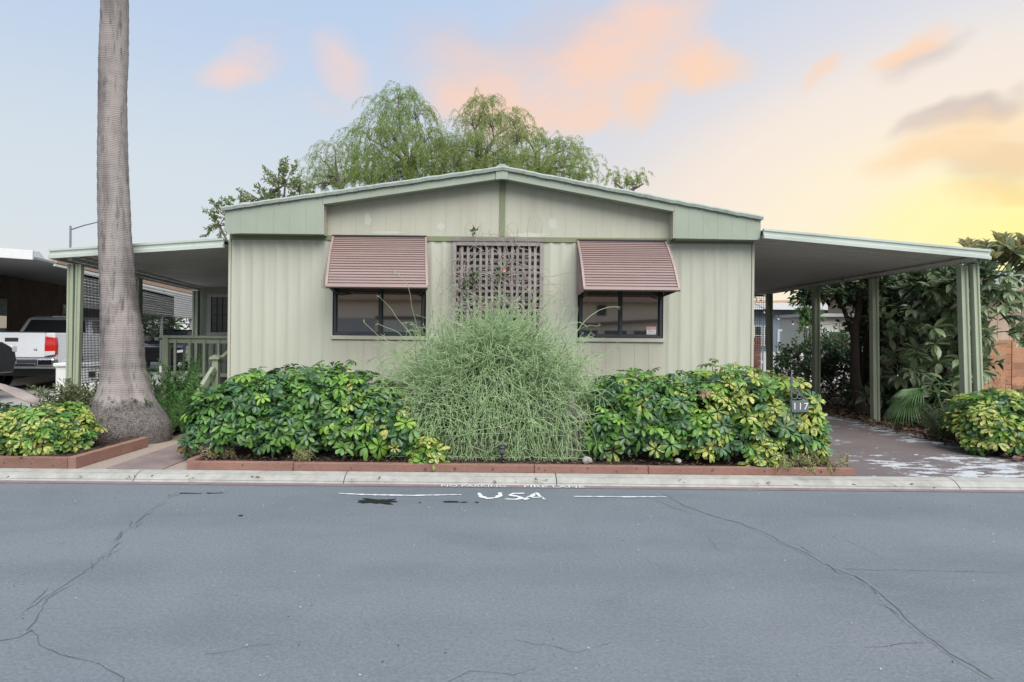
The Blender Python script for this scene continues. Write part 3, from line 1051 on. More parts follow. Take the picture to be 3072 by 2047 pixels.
def corrugated(x0, x1, z0, z1, yb, pitch=0.166, depth=0.0125):
    """vertical ribbed metal siding, rounded ribs between flats"""
    prof = [(q / 14, max(0.0, 0.5 - 0.5 * math.cos(2 * math.pi * q / 14)) ** 2.2) for q in range(14)]
    k0 = math.floor(x0 / pitch) - 1
    xs = []
    for k in range(k0, int(x1 / pitch) + 2):
        for (t, h) in prof:
            x = (k + t) * pitch
            if x0 < x < x1:
                xs.append((x, h))
    xs = [(x0, 0.0)] + xs + [(x1, 0.0)]
    m = MB()
    vs, fs = [], []
    for x, h in xs:
        vs += [(x, yb - h * depth, z0), (x, yb - h * depth, z1)]
    for i in range(len(xs) - 1):
        a = 2 * i
        fs.append((a, a + 2, a + 3, a + 1))
    m.add(vs, fs)
    return m


WINS = [(-2.275, -1.010), (1.150, 2.305)]
WZ0, WZ1 = 1.50, 2.56
# ribbed siding fields between and beside the windows
for a, b in ((XL + 0.02, WINS[0][0] - 0.02), (WINS[0][1] + 0.02, WINS[1][0] - 0.02), (WINS[1][1] + 0.02, XR - 0.02)):
    corrugated(a, b, 0.10, ZT, DW).build('siding_panel', M['siding'], house, smooth=True)
for a, b in WINS:
    corrugated(a - 0.02, b + 0.02, WZ1 + 0.03, ZT, DW).build('siding_panel', M['siding'], house, smooth=True)
    MB().box(a - 0.02, b + 0.02, DW + 0.004, DW + 0.02, 0.10, WZ0 - 0.06).build('panel_backing', M['gable'], house)
    x = a - 0.02
    n = 6
    w = (b - a + 0.04) / n
    for i in range(n):
        MB().box(x + i * w + 0.001, x + (i + 1) * w - 0.001, DW - 0.006, DW + 0.003, 0.10, WZ0 - 0.055).build('skirt_panel', M['gable'], house)
# solid body behind the siding
MB().box(XL, XL + 0.04, DW + 0.021, 23.8, 0.10, 3.10).build('side_wall', M['siding'], house)
MB().box(XR - 0.04, XR, DW + 0.021, 23.8, 0.10, 3.06).build('side_wall', M['siding'], house)
MB().box(XL, XR, 23.8, 23.9, 0.10, 3.06).build('rear_wall', M['siding'], house)
for x in (XL, XR):
    MB().box(x - 0.018, x + 0.018, DW - 0.02, DW + 0.02, 0.10, ZT).build('corner_trim', M['gable'], house, bevel=0.006)
# room behind the glass
MB().box(XL + 0.1, XR - 0.1, DW + 0.9, DW + 0.95, 0.2, 2.8).build('inner_wall', M['backing'], house)
# olive band
MB().box(XL - 0.002, XR + 0.002, DW - 0.022, DW + 0.02, ZT, ZT + 0.072).build('band', M['olive'], house, bevel=0.004)


def gable_panels():
    z0 = ZT + 0.072
    x0, x1 = -2.40, 2.42
    MB().prism([(XL + .02, z0), (XR - .02, z0), (XR - .02, roof_z(XR) - 0.05), (RX, RZ - 0.06), (XL + .02, roof_z(XL) - 0.05)], 'y', DW + 0.006, DW + 0.03).build('gable_backing', M['gable'], house)
    n = 23
    w = (x1 - x0) / n
    for i in range(n):
        a, b = x0 + i * w + 0.0008, x0 + (i + 1) * w - 0.0008
        top = lambda q: roof_z(q) - 0.10
        poly = [(a, z0 + .002), (b, z0 + .002), (b, top(b)), (a, top(a))]
        if a < RX < b:
            poly = [(a, z0 + .002), (b, z0 + .002), (b, top(b)), (RX, top(RX)), (a, top(a))]
        MB().prism(poly, 'y', DW - 0.004, DW + 0.005).build('gable_panel', M['gable'], house)
    MB().box(RX - 0.028, RX + 0.048, DW - 0.022, DW - 0.0045, z0 + 0.002, RZ - 0.11).build('centre_trim', M['olive'], house, bevel=0.003)


gable_panels()


def eave_box(x0, x1, zb0, zb1, side):
    """boxed eave made of short boards"""
    n = 6
    w = (x1 - x0) / n
    zb = lambda x: zb0 + (zb1 - zb0) * (x - x0) / (x1 - x0)
    top = lambda x: roof_z(x) - 0.052
    MB().prism([(x0 + .006, zb(x0) + 0.012), (x1 - .006, zb(x1) + 0.012), (x1 - .006, top(x1) - .004), (x0 + .006, top(x0) - .004)], 'y', DF + 0.012, DW - 0.005).build('eave_core', M['trim'], house)
    for i in range(n):
        a, b = x0 + i * w + 0.0007, x0 + (i + 1) * w - 0.0007
        poly = [(a, zb(a)), (b, zb(b)), (b, top(b)), (a, top(a))]
        if side < 0 and i == 0:
            poly = [(a + 0.045, zb(a) - 0.012), (b, zb(b)), (b, top(b)), (a, top(a)), (a, zb(a) + 0.09), (a + .012, zb(a) + 0.03)]
        if side > 0 and i == n - 1:
            poly = [(a, zb(a)), (b - 0.05, zb(b)), (b - 0.012, zb(b) + 0.035), (b, zb(b) + 0.09), (b, top(b)), (a, top(a))]
        MB().prism(poly, 'y', DF, DF + 0.012).build('eave_board', M['trim'], house)
    MB().box(x0 + 0.03, x1 - 0.02, DF + 0.013, DW - 0.03, min(zb0, zb1) + 0.004, min(zb0, zb1) + 0.0115).build('soffit', M['trim'], house)


eave_box(-3.72, -2.39, 2.880, 2.876, -1)
eave_box(2.41, 3.585, 2.868, 2.856, 1)
MB().box(-2.389, -2.375, DF + 0.004, DW - 0.006, 2.876, roof_z(-2.39) - 0.16).build('eave_return', M['gable'], house)
MB().box(2.395, 2.409, DF + 0.004, DW - 0.006, 2.868, roof_z(2.41) - 0.16).build('eave_return', M['gable'], house)
# rake boards under the roof edge, with nail heads
for a, b in ((-2.389, RX - 0.085), (RX + 0.085, 2.409)):
    t = lambda q: roof_z(q) - 0.052
    MB().prism([(a, t(a) - 0.112), (b, t(b) - 0.112), (b, t(b)), (a, t(a))], 'y', DF, DF + 0.03).build('rake_board', M['trim'], house, bevel=0.003)
    MB().prism([(a, t(a) - 0.10), (b, t(b) - 0.10), (b, t(b) - .085), (a, t(a) - .085)], 'y', DF + 0.031, DW - 0.006).build('rake_soffit', M['trim'], house)
MB().prism([(RX - 0.084, RZ - 0.185), (RX - 0.03, RZ - 0.178), (RX + 0.03, RZ - 0.178), (RX + 0.084, RZ - 0.185), (RX + 0.084, RZ - 0.005), (RX + 0.03, RZ + 0.028), (RX - 0.03, RZ + 0.028), (RX - 0.084, RZ - 0.005)],
           'y', DF - 0.02, DF + 0.05).build('ridge_block', M['trim'], house, bevel=0.004)
nl = MB()
for i in range(28):
    x = -3.5 + i * 0.26
    if abs(x - RX) > 0.12:
        nl.box(x - 0.006, x + 0.006, DF - 0.003, DF + 0.001, roof_z(x) - 0.085, roof_z(x) - 0.073)
nl.build('nail_heads', M['stem'], house)['kind'] = 'stuff'


def roof():
    for a, b in (((EL_[0] - 0.015), RX), (RX, ER_[0] + 0.015)):
        n = 40
        vs, fs = [], []
        rr = random.Random(int(a * 100))
        for i in range(n + 1):
            x = a + (b - a) * i / n
            w = rr.uniform(-0.005, 0.005)
            z = roof_z(x)
            vs += [(x, DF - 0.035, z - 0.058 + w), (x, DF - 0.045, z - 0.02 + w), (x, DF - 0.02, z + 0.002 + w), (x, 24.0, z + 0.002), (x, 24.0, z - 0.05), (x, DF - .01, z - .05)]
        for i in range(n):
            q = 6 * i
            for k in range(6):
                k2 = (k + 1) % 6
                fs.append((q + k, q + 6 + k, q + 6 + k2, q + k2))
        fs.append(tuple(range(5, -1, -1)))
        fs.append(tuple(6 * n + k for k in range(6)))
        MB().add(vs, fs).build('roof_slope', M['roofing'], house)
    MB().prism([(RX - 0.075, RZ + 0.004), (RX + 0.075, RZ + 0.004), (RX + 0.055, RZ + 0.085), (RX + 0.035, RZ + 0.095), (RX - 0.05, RZ + 0.09), (RX - 0.06, RZ + 0.075)], 'y', DF + 0.25, 23.5).build('ridge_cap', M['roofing'], house)


roof()

# window units
for i, (a, b) in enumerate(WINS):
    mid = (a + b) / 2 + (0.02 if i == 0 else 0.0)
    w = MB()
    fr = 0.035
    w.box(a, b, DW - 0.025, DW + 0.05, WZ0, WZ0 + fr)
    w.box(a, b, DW - 0.025, DW + 0.05, WZ1 - fr, WZ1)
    w.box(a, a + fr, DW - 0.025, DW + 0.05, WZ0 + fr, WZ1 - fr)
    w.box(b - fr, b, DW - 0.025, DW + 0.05, WZ0 + fr, WZ1 - fr)
    win = w.build('window', M['frame'], house, bevel=0.003)
    MB().box(mid - 0.018, mid + 0.018, DW - 0.018, DW + 0.04, WZ0 + fr, WZ1 - fr).build('mullion', M['frame'], win)
    for q, (p0, p1) in enumerate(((a + fr, mid - 0.018), (mid + 0.018, b - fr))):
        yy = DW + (0.012 if q == 0 else 0.026)
        sash = MB()
        z0, z1 = WZ0 + fr, WZ1 - fr
        for r in ((p0, p1, z0, z0 + .018), (p0, p1, z1 - .018, z1), (p0, p0 + .014, z0 + .018, z1 - .018), (p1 - .014, p1, z0 + .018, z1 - .018)):
            sash.box(r[0], r[1], yy - 0.012, yy + 0.008, r[2], r[3])
        sash.build('sash', M['frame'], win)
        MB().box(p0 + .012, p1 - .012, yy - 0.002, yy + 0.003, z0 + .015, z1 - .015).build('pane', M['glass'], win)
    MB().box(a - 0.03, b + 0.03, DW - 0.035, DW + 0.02, WZ0 - 0.055, WZ0 - 0.002).build('window_sill', M['gable'], house, bevel=0.004)
    MB().box(a - 0.03, b + 0.03, DW + 0.021, DW + 0.3, WZ0 - 0.06, WZ0).build('inner_sill', M['backing'], house)

# touch-up paint on the gable
rr = random.Random(3)
for px, py, rx, ry in ((1270, 515, 0.06, 0.085), (1013, 520, 0.055, 0.05), (1215, 541, 0.26, 0.035), (890, 535, 0.24, 0.02), (1690, 420, .0, .0), (845, 505, 0.05, 0.09)):
    if rx == 0:
        continue
    c = at(px, py, DW)
    n = 16
    vs = [(c.x + rx * (1 + rr.uniform(-.3, .3)) * math.cos(2 * math.pi * i / n), DW - 0.0058, c.z + ry * (1 + rr.uniform(-.3, .3)) * math.sin(2 * math.pi * i / n)) for i in range(n)]
    MB().add(vs, [tuple(range(n))]).build('paint_patch', M['touchup'], house)

# warning sticker in the corner of the right window
M['sticker'] = mat('sticker_white', (0.72, 0.72, 0.72), 0.5, 0.03)
M['sticker_red'] = mat('sticker_red', (0.60, 0.12, 0.11), 0.5, 0.03)
M['ink'] = mat('ink', (0.03, 0.03, 0.03), 0.6, 0.0)
sx, sz = 2.165, 1.605
st = empty('warning_sticker', (sx, DW + 0.02, sz - .055), label='small white and red security notice in the right window', cat='sticker')
MB().box(sx - 0.065, sx + 0.065, DW + 0.0195, DW + 0.0225, sz - 0.055, sz + 0.055).build('sheet', M['sticker'], st)
MB().box(sx - 0.060, sx + 0.060, DW + 0.018, DW + 0.0194, sz + 0.016, sz + 0.050).build('red_header', M['sticker_red'], st)
for txt, sc, dz, mm in (('WARNING', 0.028, 0.033, M['sticker']), ('Security', 0.026, -0.006, M['ink']), ('Cameras In Use', 0.018, -0.036, M['ink'])):
    me = text_mesh(txt, sc, mm, 0.0002)
    o = link_mesh('lettering', me, st, local=True)
    o.location = Vector((sx, DW + 0.0175, sz + dz)) - wloc(st)
    o.rotation_euler = (R(90), 0, 0)


# awnings
def awning(label, tx0, tx1, tz, bx0, bx1, bz, ytop, ybot, flip):
    root = empty('window_awning', ((tx0 + tx1) / 2, ytop, bz), label=label, cat='awning', group='mauve slatted window awnings')
    n = 21
    A0, A1 = Vector((tx0, ytop, tz)), Vector((tx1, ytop, tz))
    B0, B1 = Vector((bx0, ybot, bz)), Vector((bx1, ybot, bz))
    nrm = (B0 - A0).cross(A1 - A0).normalized()
    if nrm.y > 0:
        nrm = -nrm
    dn = (B0 - A0).normalized()
    def prof(t):
        bulge = 0.05 * math.sin(math.pi * min(1, t)) * (1 if t < 1 else 0)
        return bulge
    for i in range(n):
        t0, t1 = i / n, (i + 1.12) / n
        q = []
        for t, lift in ((t0, -0.003), (t1, 0.010)):
            off = nrm * (prof(t) + lift)
            q.append((A0.lerp(B0, t) + off + Vector((0.03, 0, 0)), A1.lerp(B1, t) + off - Vector((0.03, 0, 0))))
        th = nrm * -0.006
        vs = [q[0][0], q[0][1], q[1][1], q[1][0], q[0][0] + th, q[0][1] + th, q[1][1] + th, q[1][0] + th]
        m = MB().add(vs, [(0, 1, 2, 3), (7, 6, 5, 4), (0, 4, 5, 1), (1, 5, 6, 2), (2, 6, 7, 3), (3, 7, 4, 0)])
        m.build('slat', M['awning'], root)
    # side channels, front rail, head flashing
    for P, Q, s in ((A0, B0, 1), (A1, B1, -1)):
        m = MB()
        pts = [P.lerp(Q, k / 8) + nrm * (prof(k / 8) + 0.006) + Vector((0.013 * s, 0, 0)) for k in range(9)]
        for k in range(8):
            m.bar(pts[k], pts[k + 1], 0.03, 0.022, nrm)
        m.build('side_channel', M['awning'], root)
        # triangular cheek
        m = MB()
        x = (P.x + Q.x) / 2 + 0.012 * s
        for k in range(7):
            z0 = tz + (bz - tz) * k / 7
            z1 = tz + (bz - tz) * (k + 1) / 7
        cheek = [(P.x + 0.02 * s, ytop - 0.002, tz - 0.02), (Q.x + 0.02 * s, ybot + 0.012, bz + 0.01), (Q.x + 0.02 * s, ybot + 0.10, bz - 0.03), (P.x + 0.02 * s, ytop - 0.002, bz - 0.06)]
        c2 = [(p[0] + 0.006 * s, p[1], p[2]) for p in cheek]
        m.add(cheek + c2, [(0, 1, 2, 3), (7, 6, 5, 4), (0, 4, 5, 1), (1, 5, 6, 2), (2, 6, 7, 3), (3, 7, 4, 0)])
        ch = m.build('side_panel', M['awning_d'], root)
        rb = MB()
        for k in range(1, 9):
            yy = ytop + (ybot - ytop) * k / 9.5
            zt = tz + (bz - tz) * k / 9.5 - 0.03
            rb.box(P.x - 0.004 * s if s > 0 else P.x, P.x if s > 0 else P.x + 0.004, yy - 0.006, yy + 0.006, bz - 0.03, zt)
        rb.build('cheek_ribs', M['awning_d'], ch)
        MB().bar((Q.x + 0.06 * s, ybot + 0.05, bz - 0.03), (P.x + 0.10 * s, DW - 0.03, bz - 0.08), 0.02, 0.02).build('support_arm', M['black'], root)
    MB().bar(B0 + nrm * 0.004 + dn * 0.012, B1 + nrm * 0.004 + dn * 0.012, 0.05, 0.03, nrm).build('front_rail', M['awning'], root, bevel=0.004)
    MB().box(tx0, tx1, ytop - 0.035, ytop, tz - 0.005, tz + 0.014).build('head_flashing', M['black'], root)


awning('mauve slatted awning over the left window', -2.30, -0.985, 2.885, -2.225, -0.895, 2.15, DW - 0.01, 8.22, 1)
awning('mauve slatted awning over the right window with its side panel showing', 1.105, 2.35, 2.855, 1.12, 2.375, 2.145, DW - 0.01, 8.22, 1)


# trellis
def trellis():
    y = 8.76
    x0, x1, zt = -0.615, 0.635, 2.865
    root = empty('wooden_trellis', (0, y, ZY), label='tall weathered wooden trellis against the wall between the windows', cat='trellis')
    MB().box(x0 + 0.02, x1 - 0.02, DW - 0.032, DW - 0.022, 0.2, zt - 0.06).build('backing_board', M['backing'], root)
    for x in (x0, x1 - 0.05):
        MB().box(x, x + 0.05, y - 0.045, y + 0.03, ZY, zt - 0.055).build('post', M['greywood'], root, bevel=0.003)
    MB().box(x0 - 0.012, x1 + 0.012, y - 0.06, y + 0.035, zt - 0.054, zt - 0.004).build('top_rail', M['greywood_h'], root, bevel=0.003)
    MB().box(x0 + 0.051, x1 - 0.051, y - 0.05, y - 0.012, zt - 0.112, zt - 0.0545).build('top_rail', M['greywood_h'], root, bevel=0.003)
    xs = [-0.480 + 0.0845 * i for i in range(13)]
    me = None
    for x in xs:
        if me is None:
            me = MB().box(-0.019, 0.019, -0.008, 0.0, 0.2, zt - 0.115).mesh('upright_slat', M['greywood'])
        o = link_mesh('upright_slat', me, root, local=True)
        o.location = Vector((x + random.uniform(-.004, .004), y - 0.012, 0)) - wloc(root)
        o.rotation_euler = (0, random.uniform(-.004, .004), 0)
    me = MB().box(x0 + 0.05, x1 - 0.05, 0.006, 0.016, -0.018, 0.018).mesh('cross_slat', M['greywood_h'])
    z = zt - 0.215
    while z > 0.3:
        o = link_mesh('cross_slat', me, root, local=True)
        o.location = Vector((0, y - 0.012, z + random.uniform(-.003, .003))) - wloc(root)
        z -= 0.0865


trellis()


def lattice_screen():
    y = 7.22
    x0, x1 = -0.25, 1.00
    zt = 0.60
    root = empty('lattice_screen', ((x0 + x1) / 2, y, ZY), label='low grey wooden lattice screen half hidden under the stringy bush', cat='lattice')
    for x in (x0, x1 - 0.045):
        MB().box(x, x + 0.045, y - 0.03, y + 0.03, ZY + 0.03, zt - 0.001).build('post', M['greywood'], root, bevel=0.003)
    MB().box(x0 - 0.05, x1 + 0.05, y - 0.09, y + 0.09, zt, zt + 0.075).build('top_rail', M['greywood_h'], root, bevel=0.005)
    MB().box(x1 - 0.17, x1 - 0.10, y - 0.04, y + 0.04, zt + 0.076, zt + 0.22).build('block', M['greywood'], root, bevel=0.004)
    MB().box(x0 + 0.046, x1 - 0.046, y - 0.02, y + 0.02, ZY + 0.06, ZY + 0.10).build('bottom_rail', M['greywood_h'], root)
    MB().box(x0 + 0.05, x1 - 0.05, y + 0.06, y + 0.066, ZY + 0.06, zt - 0.01).build('backing_board', M['backing'], root)
    me = MB().box(-0.017, 0.017, -0.006, 0.0, ZY + 0.101, zt - 0.002).mesh('upright_slat', M['greywood'])
    x = x0 + 0.10
    while x < x1 - 0.08:
        o = link_mesh('upright_slat', me, root, local=True)
        o.location = Vector((x, y - 0.008, 0)) - wloc(root)
        x += 0.082
    me = MB().box(x0 + 0.046, x1 - 0.046, 0.001, 0.008, -0.017, 0.017).mesh('cross_slat', M['greywood_h'])
    for k in range(5):
        o = link_mesh('cross_slat', me, root, local=True)
        o.location = Vector((0, y - 0.008, ZY + 0.16 + 0.075 * k)) - wloc(root)


lattice_screen()


# ================================================================== CARPORTS
def channel_post(parent, x, y, z0, z1, lean=(0, 0), w=0.075, name='post'):
    """roll-formed post: a square tube with a recessed face"""
    s = w / 2
    prof = [(-s, -s), (-s * 0.45, -s), (-s * 0.3, -s * 0.55), (s * 0.3, -s * 0.55), (s * 0.45, -s), (s, -s), (s, s), (-s, s)]
    n = len(prof)
    vs = [(x + p[0], y + p[1], z0) for p in prof] + [(x + p[0] + lean[0], y + p[1] + lean[1], z1) for p in prof]
    fs = [tuple(reversed(range(n))), tuple(range(n, 2 * n))] + [(i, (i + 1) % n, n + (i + 1) % n, n + i) for i in range(n)]
    return MB().add(vs, fs).build(name, M['post'], parent, bevel=0.003)


def canopy(label, name, A, B, Cc, Dd, th=0.13):
    """A front outer, B front inner (at the house), Cc back inner, Dd back outer: corners of the top"""
    root = empty(name, (A[0], A[1], ZY), label=label, cat='carport')
    A, B, Cc, Dd = map(Vector, (A, B, Cc, Dd))
    n = 56
    vs, fs = [], []
    for i in range(n + 1):
        t = i / n
        o_ = A.lerp(Dd, t)
        i_ = B.lerp(Cc, t)
        dz = -0.055 + (0.014 if i % 2 else 0.0)
        vs += [tuple(o_ + Vector((0, 0, dz - 0.03))), tuple(i_ + Vector((0, 0, dz - 0.03)))]
    for i in range(n):
        fs.append((2 * i, 2 * i + 1, 2 * i + 3, 2 * i + 2))
    MB().add(vs, fs).build('roof_underside', M['pan'], root)
    e = Vector((0, 0, -0.012))
    m = MB()
    top = [A + e, B + e, Cc + e, Dd + e]
    bot = [p + Vector((0, 0, -0.02)) for p in top]
    m.add(top + bot, [(0, 1, 2, 3), (7, 6, 5, 4), (0, 4, 5, 1), (1, 5, 6, 2), (2, 6, 7, 3), (3, 7, 4, 0)])
    m.build('roof_deck', M['roofing'], root)
    # gutter profile along the front and the outer side: two steps
    def gutter(P, Q, out):
        out = Vector(out)
        pr = [(0.0, 0.0), (0.045, 0.0), (0.045, -0.028), (0.028, -0.036), (0.028, -0.075), (0.05, -0.085), (0.05, -th), (0.0, -th)]
        vs = []
        for p in (P, Q):
            vs += [tuple(p + out * a + Vector((0, 0, b))) for a, b in pr]
        k = len(pr)
        fs = [(i, (i + 1) % k, k + (i + 1) % k, k + i) for i in range(k)] + [tuple(reversed(range(k))), tuple(range(k, 2 * k))]
        MB().add(vs, fs).build('gutter', M['gutter'], root)
    gutter(A, B, (0, -1, 0))
    gutter(A, Dd, (-1 if A.x < B.x else 1, 0, 0))
    # beam along the posts
    ins = 0.20 if A.x < B.x else -0.12
    MB().bar(A + Vector((ins, 0.08, -0.115)), Dd + Vector((ins, -0.1, -0.115)), 0.06, 0.05).build('beam', M['pan'], root)
    return root


cpR = canopy('wide carport roof on the right side of the house with sage posts', 'carport_roof', (6.66, 8.60, 2.745), (3.60, 8.60, 3.00), (3.60, 17.5, 2.98), (6.70, 17.5, 2.70))
channel_post(cpR, 6.60, 8.86, ZY, 2.55, (-0.10, 0), 0.10)
channel_post(cpR, 6.735, 8.80, ZY, 2.57, (-0.115, 0), 0.085)
channel_post(cpR, 6.50, 10.85, ZY, 2.55, (-0.05, 0), 0.11)
channel_post(cpR, 6.50, 12.85, ZY, 2.55, (-0.03, 0), 0.12)
channel_post(cpR, 6.48, 15.0, ZY, 2.55, (-0.03, 0), 0.12)
cpL = canopy('narrow porch roof on the left side of the house with sage posts', 'porch_roof', (-6.14, 8.72, 2.645), (-3.76, 8.72, 2.82), (-3.76, 14.0, 2.74), (-6.72, 14.0, 2.56))
channel_post(cpL, -5.985, 8.90, ZY, 2.46, (0.01, 0), 0.085)
channel_post(cpL, -5.885, 8.88, ZY, 2.46, (0.035, 0), 0.075)
channel_post(cpL, -6.24, 11.0, ZY, 2.44, (0, 0), 0.11)
channel_post(cpL, -6.55, 13.8, ZY, 2.41, (0, 0), 0.12)


def porch():
    """deck, railing and the wing of the house at the back of the porch"""
    wing = empty('porch_wing', (-5.2, 14.0, ZY), label='grey-green back wall of the left porch with a barred window', cat='house wing')
    n = 9
    for i in range(n):
        w = 2.85 / n
        MB().box(-6.6 + i * w + .003, -6.6 + (i + 1) * w - .003, 13.98, 14.02, 0.1, 2.75).build('wall_board', M['siding'], wing)
    MB().box(-6.6, -3.75, 14.021, 14.2, 0.1, 2.75).build('wall', M['siding'], wing)
    c0, c1, z0, z1 = -6.37, -5.72, 1.44, 2.36
    f = MB()
    for r in ((c0, c1, z1 - .07, z1), (c0, c1, z0, z0 + .07), (c0, c0 + .08, z0 + .07, z1 - .07), (c1 - .08, c1, z0 + .07, z1 - .07)):
        f.box(r[0], r[1], 13.93, 13.975, r[2], r[3])
    w = f.build('window', M['offwhite'], wing)
    MB().box(c0 + .08, c1 - .08, 13.955, 13.97, z0 + .07, z1 - .07).build('pane', M['darkglass'], w)
    g = MB()
    for i in range(1, 4):
        x = c0 + .08 + i * (c1 - c0 - .16) / 4
        g.box(x - .006, x + .006, 13.94, 13.952, z0 + .08, z1 - .08)
    for i in range(1, 4):
        z = z0 + .07 + i * (z1 - z0 - .14) / 4
        g.box(c0 + .085, c1 - .085, 13.925, 13.939, z - .006, z + .006)
    g.build('window_bars', M['black'], w)
    # deck
    deck = empty('porch_deck', (-4.6, 11.5, ZY), label='raised wooden porch deck behind the balustrade', cat='deck')
    for i in range(12):
        MB().box(-5.6, -3.76, 10.35 + i * 0.3, 10.35 + i * 0.3 + 0.285, 0.60, 0.64).build('deck_board', M['greywood_h'], deck)
    MB().box(-5.6, -3.76, 10.37, 10.40, 0.1, 0.598).build('skirting', M['backing'], deck)
    for k in range(3):
        MB().box(-4.35, -3.78, 9.45 + k * 0.3, 9.45 + k * 0.3 + 0.28, 0.08 + 0.001 * k, 0.22 + 0.17 * k).build('step', M['greywood_h'], deck)
    rail = empty('porch_railing', (-4.9, 10.3, 0.64), label='sage painted porch railing with square balusters', cat='railing')
    y = 10.3
    X0, X1 = -5.37, -4.05
    MB().box(X0 - .05, X0 + .05, y - .05, y + .05, 0.30, 1.42).build('newel_post', M['post'], rail, bevel=.004)
    MB().box(X0 - .09, X1, y - .055, y + .055, 1.42, 1.465).build('hand_rail', M['post'], rail, bevel=.004)
    MB().box(X0 + .051, X1, y - .02, y + .02, 1.34, 1.4195).build('upper_rail', M['post'], rail)
    MB().box(X0 + .051, X1, y - .02, y + .02, 0.80, 0.85).build('lower_rail', M['post'], rail)
    me = MB().box(-.018, .018, -.045, -.021, 0.72, 1.40).mesh('baluster', M['post'])
    for i in range(6):
        o = link_mesh('baluster', me, rail, local=True)
        o.location = Vector((X0 + 0.16 + 0.235 * i, y, 0)) - wloc(rail)
    # the returns of the railing along the far side
    y2 = 13.2
    MB().box(-5.62, -5.55, 10.4, 13.6, 1.38, 1.43).build('hand_rail', M['post'], rail)
    for i in range(9):
        o = link_mesh('baluster', me, rail, local=True)
        o.location = Vector((-5.58, 10.75 + 0.3 * i, -0.02)) - wloc(rail)
    # stair hand rail with a capped newel
    sr = empty('stair_rail', (-4.2, 9.5, ZY), label='sloping stair handrail with a capped newel beside the house corner', cat='railing')
    MB().box(-4.245, -4.155, 9.45, 9.54, ZY, 1.12).build('newel_post', M['post'], sr, bevel=.004)
    MB().prism([(-4.275, 1.121), (-4.125, 1.121), (-4.125, 1.15), (-4.20, 1.19), (-4.275, 1.15)], 'y', 9.42, 9.57).build('newel_cap', M['post'], sr)
    MB().bar((-4.20, 9.58, 1.06), (-4.10, 10.25, 1.40), 0.06, 0.09).build('hand_rail', M['post'], sr)
    MB().bar((-4.20, 9.42, 0.98), (-4.26, 9.1, 0.66), 0.06, 0.09).build('hand_rail', M['post'], sr)


porch()


def wire_screen(label, P, Q, ztop0, ztop1, drop, nx, nz):
    """black mesh hung between two posts"""
    root = empty('wire_screen', ((P[0] + Q[0]) / 2, (P[1] + Q[1]) / 2, min(ztop0, ztop1) - drop), label=label, cat='screen', group='black mesh screens')
    P, Q = Vector((P[0], P[1], 0)), Vector((Q[0], Q[1], 0))
    m = MB()
    r = 0.0035
    for i in range(nx + 1):
        t = i / nx
        p = P.lerp(Q, t)
        zt = ztop0 + (ztop1 - ztop0) * t
        m.bar((p.x, p.y, zt - drop), (p.x, p.y, zt), r * 2, r * 2, (0, 1, 0))
    for j in range(nz + 1):
        s = drop * j / nz
        m.bar((P.x, P.y, ztop0 - s), (Q.x, Q.y, ztop1 - s), r * 2, r * 2)
    o = m.build('wire_mesh', M['black'], root)
    o['kind'] = 'stuff'
    MB().bar((P.x, P.y, ztop0), (Q.x, Q.y, ztop1), 0.02, 0.03).build('top_bar', M['black'], root)


wire_screen('black mesh screen hung between the front porch post and the palm', (-5.92, 9.0), (-6.22, 10.9), 2.32, 2.30, 1.55, 44, 40)
wire_screen('black mesh screen hung behind the palm beside the porch railing', (-6.28, 11.1), (-6.43, 12.6), 2.26, 2.20, 1.35, 38, 36)
wire_screen('black wire grid panel at the far end of the carport beside the house', (5.9, 15.1), (6.45, 15.1), 2.5, 2.5, 1.3, 12, 24)

